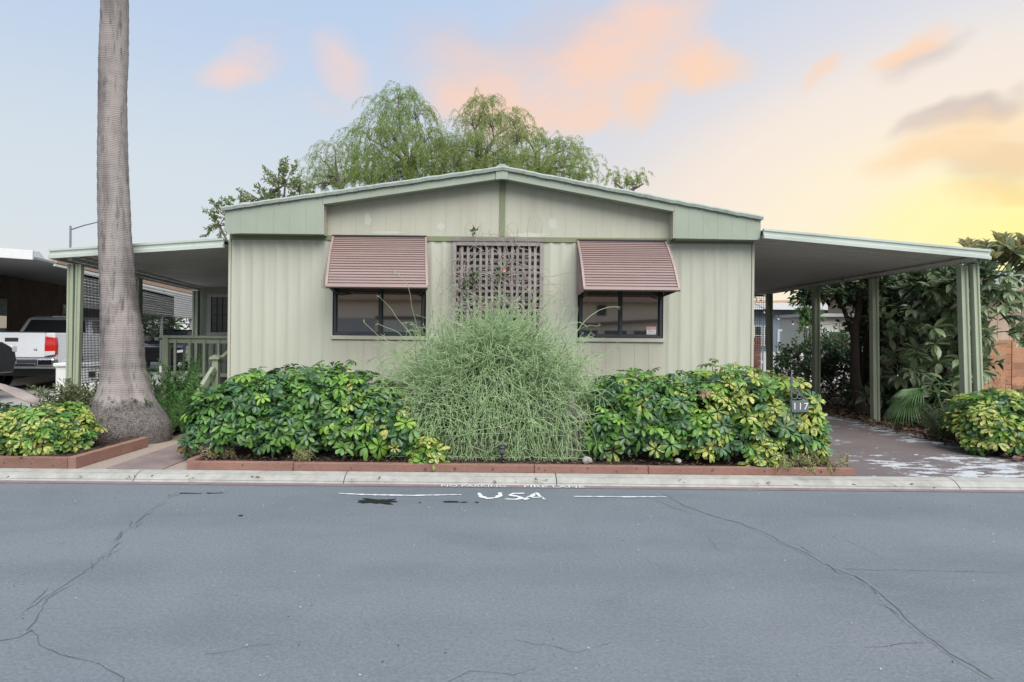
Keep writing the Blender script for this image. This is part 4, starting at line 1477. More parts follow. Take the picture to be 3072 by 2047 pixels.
# ================================================================== THE PALM
def palm():
    prof = [(0, 263.5, 28), (60, 262.5, 29), (125, 261, 30), (175, 259.5, 29.5), (225, 258.5, 29), (300, 259, 30), (400, 260, 31.5), (490, 262.5, 33), (536, 263.5, 33.5), (581, 266, 35.2),
            (673, 271.5, 36.5), (764, 280.5, 43.5), (848, 283.5, 46.5), (872, 286.5, 49.5), (907, 287, 58.5), (925, 289, 66), (941, 291, 74), (958, 296, 81), (975, 299, 87), (995, 302, 86), (1012, 302, 83), (1030, 302, 80)]
    d = 8.40
    root = empty('palm_tree', (-4.85, d, ZY), label='tall grey palm trunk with a swollen fibrous foot beside the walkway', cat='palm')
    n = 40
    rr = random.Random(4)
    rings = []
    tops = [(13.6, -5.62, 0.13), (12.0, -5.55, 0.15), (10.0, -5.44, 0.16), (8.0, -5.28, 0.163), (6.8, -5.18, 0.162)]
    for z, x, r in tops:
        rings.append((x, z, r))
    # fine steps between the measured widths
    for a, b in zip(prof[:-1], prof[1:]):
        steps = max(1, int((b[0] - a[0]) / 7))
        for k in range(steps):
            t = k / steps
            y, x, w = [a[i] * (1 - t) + b[i] * t for i in range(3)]
            p = at(x, y, d)
            rings.append((p.x, p.z, w / FD * d))
    p = at(302, 1030, d)
    rings.append((p.x, p.z, 80 / FD * d))
    vs, fs = [], []
    off = [rr.uniform(0, 6.28) for _ in range(6)]
    for i, (x, z, r) in enumerate(rings):
        foot = max(0.0, min(1.0, (0.85 - z) / 0.4))
        ringk = (1 + 0.012 * math.sin(z * 41.0)) if z > 0.7 else 1
        for k in range(n):
            t = 2 * math.pi * k / n
            q = r * ringk * (1 + 0.012 * math.sin(3 * t + off[0]) + 0.01 * math.sin(5 * t + z * 2 + off[1]) + foot * (0.025 * math.sin(4 * t + off[2]) + rr.uniform(-.012, .012)))
            q += rr.uniform(-0.0025, 0.0025)
            vs.append((x + q * math.cos(t), d + q * math.sin(t), z))
    for i in range(len(rings) - 1):
        for k in range(n):
            a, b = i * n + k, i * n + (k + 1) % n
            fs.append((a, a + n, b + n, b))
    MB().add(vs, fs).build('trunk', M['bark'], root, smooth=True)
    # crown of fan fronds, far above the picture
    fr = fan_mesh('fan_frond', M['fan'], 26, 0.95, 1.0)
    for i in range(30):
        o = link_mesh('frond', fr, root, local=True)
        a = i * 2.4
        e = rr.uniform(-0.7, 1.2)
        o.location = Vector((-5.62, d, 13.6)) - wloc(root)
        dv_ = Vector((math.cos(a) * math.cos(e), math.sin(a) * math.cos(e), math.sin(e)))
        o.rotation_euler = dv_.to_track_quat('Y', 'Z').to_euler()
    # fibrous rootlets at the foot
    N = 900
    g = np.random.default_rng(3)
    th = g.uniform(math.pi * 0.95, math.pi * 2.05, N)
    zz = g.uniform(0.16, 0.66, N)
    zs = np.array([q[1] for q in rings][::-1])
    rs = np.array([q[2] for q in rings][::-1])
    xs = np.array([q[0] for q in rings][::-1])
    rad = np.interp(zz, zs, rs)
    cx = np.interp(zz, zs, xs)
    c = np.stack([cx + rad * np.cos(th), d + rad * np.sin(th), zz], 1)
    dirn = np.stack([np.cos(th) * .5 + g.normal(0, .5, N), np.sin(th) * .5, g.normal(-.4, .6, N)], 1)
    V, F = leaves_np(c, dirn, rdir(N), g.uniform(.03, .09, N), 0.006)
    o = link_mesh('root_fibres', np_mesh('root_fibres', V, F, M['greybark']), root)
    o['kind'] = 'stuff'


def fan_mesh(name, m, nseg, L, spread, droop=0.35):
    """fan palm leaf: pleated blades joined near the base, stalk along -Y"""
    v, f = [], []
    mb = MB()
    for i in range(nseg):
        t = -1.25 * spread + 2.5 * spread * (i + .5) / nseg
        hw = 1.25 * spread / nseg
        l = L * (1 - 0.22 * (abs(t) / 1.3) ** 2) * (1 + 0.05 * math.sin(i * 2.3))
        def pt(r, a, dz=0):
            return (r * math.sin(a), r * math.cos(a), dz - droop * (r / L) ** 2.2 * L * 0.8)
        r1, r2 = 0.55 * l, 0.8 * l
        mb.add([pt(0.02, t), pt(r1, t - hw, 0.0), pt(r1, t, 0.025), pt(r1, t + hw, 0.0), pt(r2, t - hw * .45), pt(r2, t + hw * .45), pt(l, t)],
               [(0, 1, 2), (0, 2, 3), (1, 4, 2), (2, 4, 5), (2, 5, 3), (4, 6, 5)])
    mb.tube([(0, -0.5, -0.06), (0, -0.2, -.01), (0, 0.03, 0)], [0.012, .01, .008], 5)
    return mb.mesh(name, m)


palm()


# ================================================================== SHRUBS WITH HAND-SHAPED LEAVES
def whorl(seed, n=8, L=0.115, W=0.043, droop=0.55):
    """one palmate leaf: leaflets round the end of a stalk (axis +Z)"""
    rr = random.Random(seed)
    V, F = [], []
    for i in range(n):
        a = 2 * math.pi * (i + rr.uniform(-.2, .2)) / n
        l = L * rr.uniform(0.78, 1.12)
        w = W * rr.uniform(0.85, 1.15)
        dr = droop * rr.uniform(0.6, 1.35)
        tw = rr.uniform(-0.25, 0.25)
        ca, sa = math.cos(a), math.sin(a)
        def P(t, s, lift=0.0):
            r = 0.012 + l * t
            z = 0.18 * l * t - dr * l * t * t + lift
            x, yv = r * ca - s * sa, r * sa + s * ca
            return (x, yv, z + s * tw)
        b = len(V)
        V += [P(0.0, 0), P(0.42, w * 0.36, .006), P(0.42, 0, -.002), P(0.42, -w * 0.36, .006), P(0.76, w * 0.5, .006), P(0.76, 0, -.002), P(0.76, -w * 0.5, .006), P(0.95, w * 0.26, 0), P(1.0, 0, -.003), P(0.95, -w * .26, 0)]
        F += [(b, b + 2, b + 1), (b, b + 3, b + 2), (b + 1, b + 2, b + 5), (b + 1, b + 5, b + 4), (b + 2, b + 3, b + 6), (b + 2, b + 6, b + 5), (b + 4, b + 5, b + 8), (b + 4, b + 8, b + 7), (b + 5, b + 6, b + 9), (b + 5, b + 9, b + 8)]
    return np.array(V), np.array(F)


SHAPES = [whorl(i, 7 + i % 2, 0.094 + 0.010 * (i % 3), 0.043, 0.12 + 0.20 * (i % 4)) for i in range(6)]
LEAFM = {}
M['sch_dry'] = leaf_mat('shrub_leaf_dry', [(0.22, 0.13, 0.07), (0.32, 0.22, 0.10)], .7, .15)
for cname in ('green', 'lime', 'dark', 'yel', 'dry'):
    for i, (V, F) in enumerate(SHAPES):
        LEAFM[cname, i] = np_mesh('leaf_' + cname, V, F, M['sch_' + cname])


def axis_quat(ax, spin):
    q = Vector(ax).to_track_quat('Z', 'Y')
    return q @ Quaternion((0, 0, 1), spin)


SIGN = (at(1838, 934, 6.86).x, at(1838, 934, 6.86).z)


def schefflera(label, prof, yc, a, zb, n_leaf, n_fill, colour, seed, size=1.0, group='shrubs with hand-shaped leaves', stems=14, name='umbrella_shrub'):
    """prof: list of (x, top height)"""
    rr = random.Random(seed)
    xs = [p[0] for p in prof]
    hs = [p[1] for p in prof]
    x0, x1 = xs[0], xs[-1]
    xm, hw = (x0 + x1) / 2, (x1 - x0) / 2
    root = empty(name, (xm, yc, zb), label=label, cat='shrub', group=group)
    H = lambda x: float(np.interp(x, xs, hs))

    def sample(inner):
        for _ in range(20):
            r = sample0(inner)
            if not (abs(r[0].x - SIGN[0]) < 0.14 and abs(r[0].z - SIGN[1] - .05) < 0.15 and r[0].y < 7.25):
                return r
        return r

    def sample0(inner):
        u = rr.uniform(-1, 1)
        x = xm + hw * u
        e = (1 - abs(u) ** 6) ** 0.5
        ph = rr.uniform(0.03, 0.60) * math.pi
        k = 1 - (rr.uniform(0.0, 0.40) if inner else rr.random() ** 2 * 0.16)
        h = H(x) - zb
        cy, sz = math.cos(ph), math.sin(ph)
        sg = lambda v, p: math.copysign(abs(v) ** p, v)
        ae = a * (0.35 + 0.65 * e)
        x2 = xm + hw * u * (1 - 0.05 * rr.random())
        p = Vector((x2, yc - ae * sg(cy, 0.62) * k, zb + h * sg(sz, 0.75) * (k if inner else k + 0.10 * rr.random())))
        nrm = Vector((u ** 5 * 0.9, -cy * 1.0, sz * 0.9))
        return p, nrm.normalized(), u, ph

    ws = wloc(root)
    placed = []
    cell = {}
    tries = 0
    while len(placed) < n_leaf and tries < n_leaf * 40:
        tries += 1
        p, nr, u, ph = sample(False)
        mind = 0.075 * size
        key = (int(p.x / 0.1), int(p.y / 0.1), int(p.z / 0.1))
        bad = False
        for dx in (-1, 0, 1):
            for dy in (-1, 0, 1):
                for dz in (-1, 0, 1):
                    for q in cell.get((key[0] + dx, key[1] + dy, key[2] + dz), ()):
                        if (q - p).length < mind:
                            bad = True
        if bad and tries < n_leaf * 30:
            continue
        cell.setdefault(key, []).append(p)
        placed.append(p)
        ax = nr * 0.75 + Vector((rr.gauss(0, .32), rr.gauss(0, .22), rr.gauss(0, .25) + 0.42))
        c = colour(p, u, ph, rr) if rr.random() > .015 else 'dry'
        o = link_mesh('leaf', LEAFM[c, rr.randrange(6)], root, local=True)
        o.location = p - ws
        q = axis_quat(ax, rr.uniform(0, 6.28))
        o.rotation_mode = 'QUATERNION'
        o.rotation_quaternion = q
        s = size * rr.choice((rr.uniform(0.55, 0.85), rr.uniform(0.85, 1.25), rr.uniform(0.9, 1.25)))
        o.scale = (s, s, s)
    # the leaves deeper inside, joined
    groups = {}
    for i in range(n_fill):
        p, nr, u, ph = sample(True)
        c = colour(p, u, ph, rr)
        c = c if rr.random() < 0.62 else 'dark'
        ax = nr * 0.6 + Vector((rr.gauss(0, .4), rr.gauss(0, .3), rr.gauss(0, .3) + 0.4))
        q = axis_quat(ax, rr.uniform(0, 6.28))
        V, F = SHAPES[rr.randrange(6)]
        Rm = np.array(q.to_matrix())
        groups.setdefault(c, []).append((V * size * rr.uniform(.8, 1.15) @ Rm.T + np.array(p), F))
    for c, lst in groups.items():
        vs, fs, o_ = [], [], 0
        for V, F in lst:
            vs.append(V)
            fs.append(F + o_)
            o_ += len(V)
        ob = link_mesh('inner_foliage', np_mesh('inner_foliage', np.concatenate(vs), np.concatenate(fs), M['sch_' + c]), root)
        ob['kind'] = 'stuff'
    # stems
    st = MB()
    for p in rr.sample(placed, min(len(placed), stems * 6)):
        b0 = Vector((p.x * 0.6 + xm * 0.4 + rr.uniform(-.1, .1), yc + rr.uniform(-a * .4, a * .4), zb - 0.05))
        b0.x = p.x + (b0.x - p.x) * min(1, 0.35 / max(0.05, hw))
        mid = b0.lerp(p, 0.55) + Vector((rr.uniform(-.04, .04), rr.uniform(-.02, .08), 0.03))
        st.tube([b0, mid, p], [0.008, 0.006, 0.004], 5, False)
    st.build('stems', M['stem'], root)
    return root


def prof_from(px, d):
    return [(at(x, y, d).x, at(x, y, d).z) for x, y in px]


def col_left(p, u, ph, rr):
    r = rr.random()
    if ph > 0.36 * math.pi and r < 0.22:
        return 'lime'
    if u > 0.15 and r < 0.26:
        return 'lime'
    if u > 0.25 and r < 0.34:
        return 'yel'
    if r > 0.72:
        return 'dark'
    return 'green' if r > 0.05 else 'lime'


def col_right(p, u, ph, rr):
    r = rr.random()
    yel = 0.10 + 0.62 * max(0, min(1, (u + 0.25) / 0.75)) * max(0.25, min(1, (p.z - 0.25) / 0.45))
    if r < yel:
        return 'yel'
    r = rr.random()
    if r < 0.24 and p.z > 0.45:
        return 'lime'
    return 'dark' if r > (0.75 if p.z > 0.5 else 0.5) else 'green'


def col_yel(f):
    def g(p, u, ph, rr):
        r = rr.random()
        if r < f:
            return 'yel'
        return 'lime' if r < f + (1 - f) * 0.35 else ('green' if r < f + (1 - f) * 0.8 else 'dark')
    return g


schefflera('long deep green hedge of hand-shaped leaves left of the stringy bush',
           prof_from([(452, 1000), (460, 940), (474, 905), (495, 886), (525, 890), (560, 868), (600, 857), (660, 855), (700, 866), (740, 846), (790, 842), (830, 857), (880, 878), (940, 900), (1010, 960)], 7.55),
           7.55, 0.72, ZY + 0.06, 300, 900, col_left, 21, 1.0)
schefflera('long hedge right of the stringy bush turning yellow at its right end',
           prof_from([(1335, 960), (1350, 895), (1400, 868), (1460, 862), (1530, 870), (1600, 862), (1660, 842), (1700, 857), (1760, 866), (1815, 880), (1850, 905), (1862, 960), (1868, 1010)], 7.5),
           7.5, 0.72, ZY + 0.06, 300, 900, col_right, 22, 1.0)
schefflera('low yellow-green shrub in the corner bed left of the palm',
           prof_from([(-190, 960), (-120, 930), (-40, 930), (20, 945), (60, 945), (110, 932), (160, 940), (200, 955), (216, 990)], 7.35),
           7.35, 0.55, ZY + 0.08, 260, 520, col_yel(0.42), 23, 0.95)
schefflera('yellow-edged shrub beside the right end of the driveway',
           prof_from([(2192, 985), (2205, 930), (2240, 915), (2290, 905), (2340, 915), (2400, 905), (2460, 930), (2500, 980)], 8.2),
           8.2, 0.62, ZY + 0.05, 230, 480, col_yel(0.55), 24, 1.05)
schefflera('small clump of yellow leaves at the timber in front of the stringy bush',
           prof_from([(945, 1050), (955, 1020), (980, 1005), (1005, 1012), (1020, 1045)], 6.86), 6.86, 0.14, ZY + 0.06, 20, 8, col_yel(0.6), 25, 0.95, stems=3)
schefflera('small clump of pale yellow leaves low at the front of the right hedge',
           prof_from([(1722, 1050), (1735, 1020), (1755, 1010), (1780, 1018), (1790, 1048)], 6.82), 6.82, 0.12, ZY + 0.06, 20, 8, col_yel(0.85), 26, 0.85, stems=3)


# ================================================================== THE STRINGY BUSH
def stringy_bush():
    root = empty('stringy_bush', (-0.05, 7.72, ZY), label='big pale green stringy bush with arching pencil stems below the trellis', cat='bush')
    g = np.random.default_rng(5)
    # woody limbs
    base = np.array([-0.02, 7.72, ZY])
    NL = 48
    tgt = []
    mb = MB()
    for i in range(NL):
        th = g.uniform(0, 2 * math.pi)
        e = g.uniform(0.22, 1.50)
        rr_ = g.uniform(0.60, 1.04)
        t = base + np.array([math.cos(th) * math.cos(e) * 1.05, math.sin(th) * math.cos(e) * 0.55 - 0.12, 0.28 + math.sin(e) * 1.10]) * rr_
        tgt.append(t)
        m = base * .5 + t * .5 + np.array([g.normal(0, .05), g.normal(0, .05), .12])
        mb.tube([base + g.normal(0, .05, 3) * [1, 1, 0], m, t], [0.016, .011, .006], 5, False)
    mb.build('limbs', M['stem'], root)
    tgt = np.array(tgt)
    S, K = 10500, 13
    wgt = g.uniform(.15, 1, NL) ** 1.6
    k = g.choice(NL, S, p=wgt / wgt.sum())
    t = g.uniform(0.45, 1.0, S)[:, None]
    p = base + (tgt[k] - base) * t + g.normal(0, 0.06, (S, 3))
    out = unit(p - (base + np.array([0, 0.0, 0.35])))
    d = unit(out * np.array([1.0, 1.0, 0.9]) + g.normal(0, .42, (S, 3)) + np.array([0, -0.22, 0.25]))
    L = g.uniform(0.45, 1.15, S)
    grav = g.uniform(0.10, 0.30, S)
    # the ones that stand up at the top stay stiffer
    stiff = (p[:, 2] > 1.15)
    grav = np.where(stiff, grav * 0.55, grav)
    L = np.where(stiff, L * 0.62, L)
    P = np.zeros((S, K, 3))
    curl = g.normal(0, .20, (S, 3))
    grav *= g.choice([0.12, 0.6, 1.0], S)
    L *= np.where((g.random(S) < .12) & ~stiff, 1.35, 1.0)
    for j in range(K):
        P[:, j] = p
        p = p + d * (L / K)[:, None]
        d = d + curl * (1.0 if j < 7 else -0.6) + g.normal(0, .13, (S, 3))
        d[:, 2] -= grav
        d = unit(d)
        low = p[:, 2] < ZY + 0.10
        p[low, 2] = ZY + 0.10
        front = p[:, 1] < 6.98
        p[front, 1] = 6.98
        back = p[:, 1] > 8.6
        p[back, 1] = 8.6
    r = np.linspace(0.0050, 0.0028, K)[None, :] * g.uniform(0.75, 1.25, (S, 1))
    V, F = tubes_np(P, r)
    # little forked tips
    T = P[:, -1]
    n3 = 3
    c = np.repeat(T, n3, 0)
    dd = unit(np.repeat(d, n3, 0) + g.normal(0, .8, (S * n3, 3)))
    Q = np.stack([c, c + dd * 0.02, c + dd * 0.045], 1)
    V2, F2 = tubes_np(Q, np.broadcast_to(np.array([.003, .003, .002]), (S * n3, 3)))
    # darker stems inside, the bush's inner shade put into their colour
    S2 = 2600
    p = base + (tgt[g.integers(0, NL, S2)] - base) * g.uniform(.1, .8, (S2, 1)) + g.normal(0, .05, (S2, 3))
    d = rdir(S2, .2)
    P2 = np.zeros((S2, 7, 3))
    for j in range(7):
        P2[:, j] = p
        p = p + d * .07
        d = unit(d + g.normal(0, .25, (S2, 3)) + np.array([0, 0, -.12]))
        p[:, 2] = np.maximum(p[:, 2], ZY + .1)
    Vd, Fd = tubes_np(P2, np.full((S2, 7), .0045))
    M['string_shade'] = leaf_mat('old_stem', [(0.050, 0.080, 0.035), (0.085, 0.12, 0.05), (0.10, 0.085, 0.055)], .7, 0)
    o = link_mesh('shaded_stems', np_mesh('shaded_stems', Vd, Fd, M['string_shade'], True), root)
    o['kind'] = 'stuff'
    o = link_mesh('pencil_stems', np_mesh('pencil_stems', np.concatenate([V, V2]), np.concatenate([F, F2 + len(V)]), M['string'], True), root)
    o['kind'] = 'stuff'


stringy_bush()


def vine():
    root = empty('dry_vine', (0, 8.7, 1.2), label='dry bare climbing vine tangled over the trellis with a pink flower', cat='vine')
    g = random.Random(9)
    m = MB()
    for i in range(120):
        x = g.uniform(-0.6, 0.62)
        z = g.uniform(1.3, 2.75)
        p = Vector((x, 8.71 - g.random() * 0.04, z))
        d = Vector((g.gauss(0, 1), g.gauss(-.05, .12), g.gauss(.3, .8))).normalized()
        pts = [p.copy()]
        for k in range(g.randint(6, 14)):
            p = p + d * 0.045
            d = (d + Vector((g.gauss(0, .32), g.gauss(0, .08), g.gauss(-.03, .28)))).normalized()
            p.y = min(8.735, max(8.60, p.y))
            pts.append(p.copy())
        m.tube(pts, [0.005 * (1 - .6 * k / len(pts)) for k in range(len(pts))], 4, False)
    for i in range(14):   # twigs reaching past the frame and up over the band
        if i < 7:
            p = Vector((g.choice([-0.62, 0.64]), 8.70, g.uniform(1.5, 2.5)))
            d = Vector((math.copysign(1, p.x), -.1, g.uniform(-.3, .7))).normalized()
        else:
            p = Vector((g.uniform(-0.55, 0.3), 8.72, 2.84))
            d = Vector((g.uniform(-.4, .4), -.05, 1)).normalized()
        pts = [p.copy()]
        for k in range(g.randint(4, 9)):
            p = p + d * 0.035
            d = (d + Vector((g.gauss(0, .3), 0, g.gauss(0, .25)))).normalized()
            pts.append(p.copy())
        m.tube(pts, [0.004 * (1 - .6 * k / len(pts)) for k in range(len(pts))], 4, False)
    m.build('stems', M['vine'], root)
    gg = np.random.default_rng(4)
    for px, py, n, rad in ((1088, 530, 26, 0.045), (1086, 640, 60, 0.11), (1070, 655, 30, .07), (1150, 628, 34, 0.06), (1160, 620, 14, .04)):
        c0 = np.array(at(px, py, 8.66))
        c = c0 + gg.normal(0, 1, (n, 3)) * np.array([rad * .45, .02, rad * .6])
        V, F = leaves_np(c, rdir(n, 0.2), rdir(n) + np.array([0, -.9, .3]), gg.uniform(.035, .06, n), gg.uniform(.018, .03, n))
        link_mesh('leaf_cluster', np_mesh('leaf_cluster', V, F, M['bush']), root)['kind'] = 'stuff'
    c0 = np.array(at(1159, 622, 8.62))
    a = np.arange(6) / 6 * 6.28
    dd = np.stack([np.cos(a), -0.35 + 0 * a, np.sin(a)], 1)
    V, F = leaves_np(np.repeat(c0[None], 6, 0), dd, np.array([[0, -1.0, 0]] * 6), 0.034, 0.024)
    link_mesh('flower', np_mesh('flower', V, F, M['petal']), root)


vine()


# ================================================================== OTHER PLANTS
def fern(label, px, py, d, n, h, spread, seed, m='fern', name='foxtail_fern'):
    b = at(px, py, d)
    b.z = ZY + 0.08
    root = empty(name, b, label=label, cat='fern', group='plants at the foot of the palm')
    g = np.random.default_rng(seed)
    rr = random.Random(seed)
    # one plume: a curved axis set about with needles
    N = 260
    t = g.uniform(0.08, 1, N)
    ax = np.stack([0 * t, 0.22 * t ** 2, t], 1)
    th = g.uniform(0, 6.28, N)
    wid = 0.075 * np.sin(np.pi * np.clip(t, 0, 1) ** 0.8) + 0.012
    dd = np.stack([np.cos(th), np.sin(th), np.full(N, 0.75)], 1)
    V, F = leaves_np(ax, dd, rdir(N), wid * 1.25, 0.012)
    me = np_mesh('frond', V, F, M[m])
    for i in range(n):
        o = link_mesh('frond', me, root, local=True)
        a = rr.uniform(0, 6.28)
        o.location = (rr.gauss(0, spread * .3), rr.gauss(0, spread * .22), 0)
        tilt = rr.uniform(0.05, 0.75)
        o.rotation_euler = (-tilt, 0, a)
        o.rotation_mode = 'XYZ'
        s = h * rr.uniform(0.6, 1.1)
        o.scale = (s * 1.1, s * 1.1, s)


fern('clump of bright green foxtail ferns right of the palm foot', 382, 985, 8.75, 26, 0.85, 0.5, 31)
fern('darker foxtail ferns behind them below the porch railing', 405, 960, 9.3, 34, 1.0, 0.85, 32)
fern('small dark ferns between palm and deep green hedge', 425, 990, 8.5, 10, 0.45, 0.3, 33)


def wispy(label, b, n, h, spread, seed, m='wisp', cat='shrub', name='wispy_shrub', leaf=0.03):
    root = empty(name, b, label=label, cat=cat, group='loose shrubs with thin twigs')
    g = np.random.default_rng(seed)
    K = 9
    th = g.uniform(0, 6.28, n)
    p = np.array(b)[None] + np.stack([g.normal(0, spread * .25, n), g.normal(0, spread * .2, n), np.zeros(n)], 1)
    d = unit(np.stack([np.cos(th) * g.uniform(.2, .8, n), np.sin(th) * g.uniform(.2, .6, n), np.ones(n)], 1))
    P = np.zeros((n, K, 3))
    L = h * g.uniform(.6, 1.15, n)
    for j in range(K):
        P[:, j] = p
        p = p + d * (L / K)[:, None]
        d = d + g.normal(0, .12, (n, 3))
        d[:, 2] -= 0.05
        d = unit(d)
    V, F = tubes_np(P, np.broadcast_to(np.linspace(.004, .0015, K), (n, K)))
    link_mesh('twigs', np_mesh('twigs', V, F, M['stem']), root)['kind'] = 'stuff'
    c = P[:, 2:].reshape(-1, 3)
    c = np.repeat(c, 6, 0) + g.normal(0, .012, (len(c) * 6, 3))
    V, F = leaves_np(c, rdir(len(c), .4), rdir(len(c)), g.uniform(.6, 1.3, len(c)) * leaf, leaf * 0.35)
    o = link_mesh('foliage', np_mesh('foliage', V, F, M[m]), root)
    o['kind'] = 'stuff'


b = at(205, 930, 8.75)
b.z = ZY + .1
wispy('wispy olive shrub between the porch post and the palm', b, 150, 0.78, 0.6, 41, leaf=.06)
b = at(2285, 900, 9.3)
b.z = ZY
wispy('feathery grey-green shrub in front of the board fence', b, 170, 0.95, 1.1, 42, 'bush', leaf=0.022)
b = at(2168, 1000, 8.95)
b.z = ZY
wispy('small-leaved dark shrub beside the double carport post', b, 170, 0.62, 0.22, 43, 'bush', leaf=0.026)
b = at(695, 1078, 6.80)
b.z = ZY + .06
wispy('tuft of dry grass at the timber in front of the left hedge', b, 16, 0.16, 0.12, 44, 'drygrass', 'grass', 'grass_tuft', .03)
b = at(1835, 1075, 6.85)
b.z = ZY + .05
wispy('yellowed grass at the right end of the long timber', b, 60, 0.20, 0.75, 45, 'drygrass', 'grass', 'grass_tuft', .035)
b = at(505, 1040, 7.0)
b.z = ZY + .05
wispy('pale weeds under the left corner of the deep green hedge', b, 40, 0.22, 0.3, 46, 'drygrass', 'grass', 'grass_tuft', .03)


# rubber tree beside the carport
def rubber_tree():
    root = empty('rubber_tree', (7.55, 11.0, ZY), label='big rubber tree with large glossy leaves beyond the carport posts', cat='tree')
    rr = random.Random(12)
    g = np.random.default_rng(12)
    tk = MB()
    tk.tube([(7.15, 11.6, 0), (7.1, 11.6, .7), (7.2, 11.5, 1.5), (7.5, 11.3, 2.3)], [.13, .10, .085, .06], 9)
    tk.tube([(6.95, 12.0, 0), (6.85, 12.1, .8), (6.9, 12.2, 1.7), (7.1, 12.3, 2.4)], [.12, .09, .07, .05], 9)
    tk.tube([(7.4, 11.0, 0), (7.7, 10.8, 1.0), (8.0, 10.5, 2.0), (8.1, 10.4, 2.9)], [.08, .07, .05, .03], 8)
    tk.build('trunk', M['darkbark'], root, smooth=True)
    # leaf: broad ellipse with a midrib fold
    def big_leaf(L, W):
        v = [(0, 0, 0), (W * .36, L * .25, .012), (0, L * .25, -.006), (-W * .36, L * .25, .012), (W * .5, L * .55, .010), (0, L * .55, -.008), (-W * .5, L * .55, .010), (W * .3, L * .82, -.004), (0, L * .82, -.018), (-W * .3, L * .82, -.004), (0, L, -.04)]
        f = [(0, 1, 2), (0, 2, 3), (1, 4, 5, 2), (2, 5, 6, 3), (4, 7, 8, 5), (5, 8, 9, 6), (7, 10, 8), (8, 10, 9)]
        return v, f
    v, f = big_leaf(0.23, 0.095)
    me = MB().add(v, f).mesh('leaf', M['ficus'])
    me2 = MB().add(v, f).mesh('leaf', M['ficus_tip'])
    tri = np.array([(0, 1, 2), (0, 2, 3), (1, 4, 5), (1, 5, 2), (2, 5, 6), (2, 6, 3), (4, 7, 8), (4, 8, 5), (5, 8, 9), (5, 9, 6), (7, 10, 8), (8, 10, 9)])
    vv = np.array(v)
    clusters = []
    # crown right of the posts, and what hangs in under the roof
    for i in range(230):
        th, e = rr.uniform(0, 6.28), rr.uniform(-1.2, 1.5)
        k = rr.uniform(.7, 1.0)
        p = Vector((8.12 + 1.0 * k * math.cos(th) * math.cos(e), 10.3 + 0.85 * k * math.sin(th) * math.cos(e), 1.98 + 1.15 * k * math.sin(e)))
        clusters.append((p, ((p - Vector((8.1, 10.8, 1.8))).normalized() + Vector((0, -.3, 0))).normalized()))
    for i in range(130):
        p = Vector((rr.uniform(6.72, 7.9), rr.uniform(9.6, 11.5), rr.uniform(0.45, 2.45)))
        clusters.append((p, Vector((-.35, -.85, .2))))
    clusters = [c for c in clusters if not (c[0].x > 7.75 and c[0].z < 1.5)]
    clusters.sort(key=lambda c: c[0].y)
    ws = wloc(root)
    count = 0
    fill, fill_t = [], []
    br = MB()
    for p, n in clusters:
        tip = p.z > 2.75 and rr.random() < 0.75
        br.tube([p - n * 0.14 + Vector((0, .03, -.05)), p], [.010, .007], 5, False)
        for k in range(rr.randint(7, 9)):
            a = rr.uniform(0, 6.28)
            side = n.orthogonal().normalized()
            dv_ = Quaternion(n, a) @ side
            dirn = (dv_ * rr.uniform(.5, 1) + n * (rr.uniform(.1, .9)) + Vector((0, 0, .7 if tip else -0.25))).normalized()
            q = dirn.to_track_quat('Y', 'Z')
            q = q @ Quaternion((0, 1, 0), rr.uniform(-.5, .5))
            s = rr.uniform(.75, 1.2)
            # the front ones singly
            if count < 300 and (p.y < 10.6 or p.z > 2.9):
                o = link_mesh('leaf', me2 if tip else me, root, local=True)
                o.location = p - ws
                o.rotation_mode = 'QUATERNION'
                o.rotation_quaternion = q
                o.scale = (s, s, s)
                count += 1
            else:
                (fill_t if tip else fill).append((vv * s) @ np.array(q.to_matrix()).T + np.array(p))
    br.build('branches', M['darkbark'], root)['kind'] = 'stuff'
    for lst, mm in ((fill, 'ficus'), (fill_t, 'ficus_tip')):
        if lst:
            V = np.concatenate(lst)
            F = np.concatenate([tri + 11 * i for i in range(len(lst))])
            o = link_mesh('inner_foliage', np_mesh('inner_foliage', V, F, M[mm]), root)
            o['kind'] = 'stuff'


rubber_tree()


def fan_palm():
    root = empty('fan_palm', (6.75, 9.9, ZY), label='young fan palm with drooping pleated leaves at the driveway edge', cat='palm')
    me = fan_mesh('frond', M['fan'], 20, 0.50, 0.75, 0.9)
    for (x, y_, z, dx, dy, dz, s) in ((6.35, 9.7, 0.62, -.9, -.3, -.25, .95), (6.42, 9.6, 0.78, -.9, -.25, .10, .9), (6.90, 9.55, 0.66, .15, -.7, -.7, 1.0), (6.55, 9.2, 0.36, -.15, -.6, -.8, .75),
                                     (6.95, 9.6, 0.95, .1, -.3, 1.0, .9), (7.15, 9.5, .5, .5, -.6, -.5, .8)):
        o = link_mesh('frond', me, root, local=True)
        o.location = Vector((x, y_, z)) - wloc(root)
        o.rotation_euler = Vector((dx, dy, dz)).to_track_quat('Y', 'Z').to_euler()
        o.scale = (s, s, s)
    m = MB()
    for (x, y_, z) in ((6.35, 9.7, 0.62), (6.42, 9.6, 0.78), (6.90, 9.55, 0.66), (6.55, 9.2, 0.36), (6.95, 9.6, .95), (7.15, 9.5, .5)):
        m.tube([(6.72, 9.9, ZY), ((6.72 + x) / 2, (9.9 + y_) / 2, z * .75 + .1), (x, y_, z)], [.012, .01, .008], 5, False)
    m.build('stalks', M['fern'], root)


fan_palm()


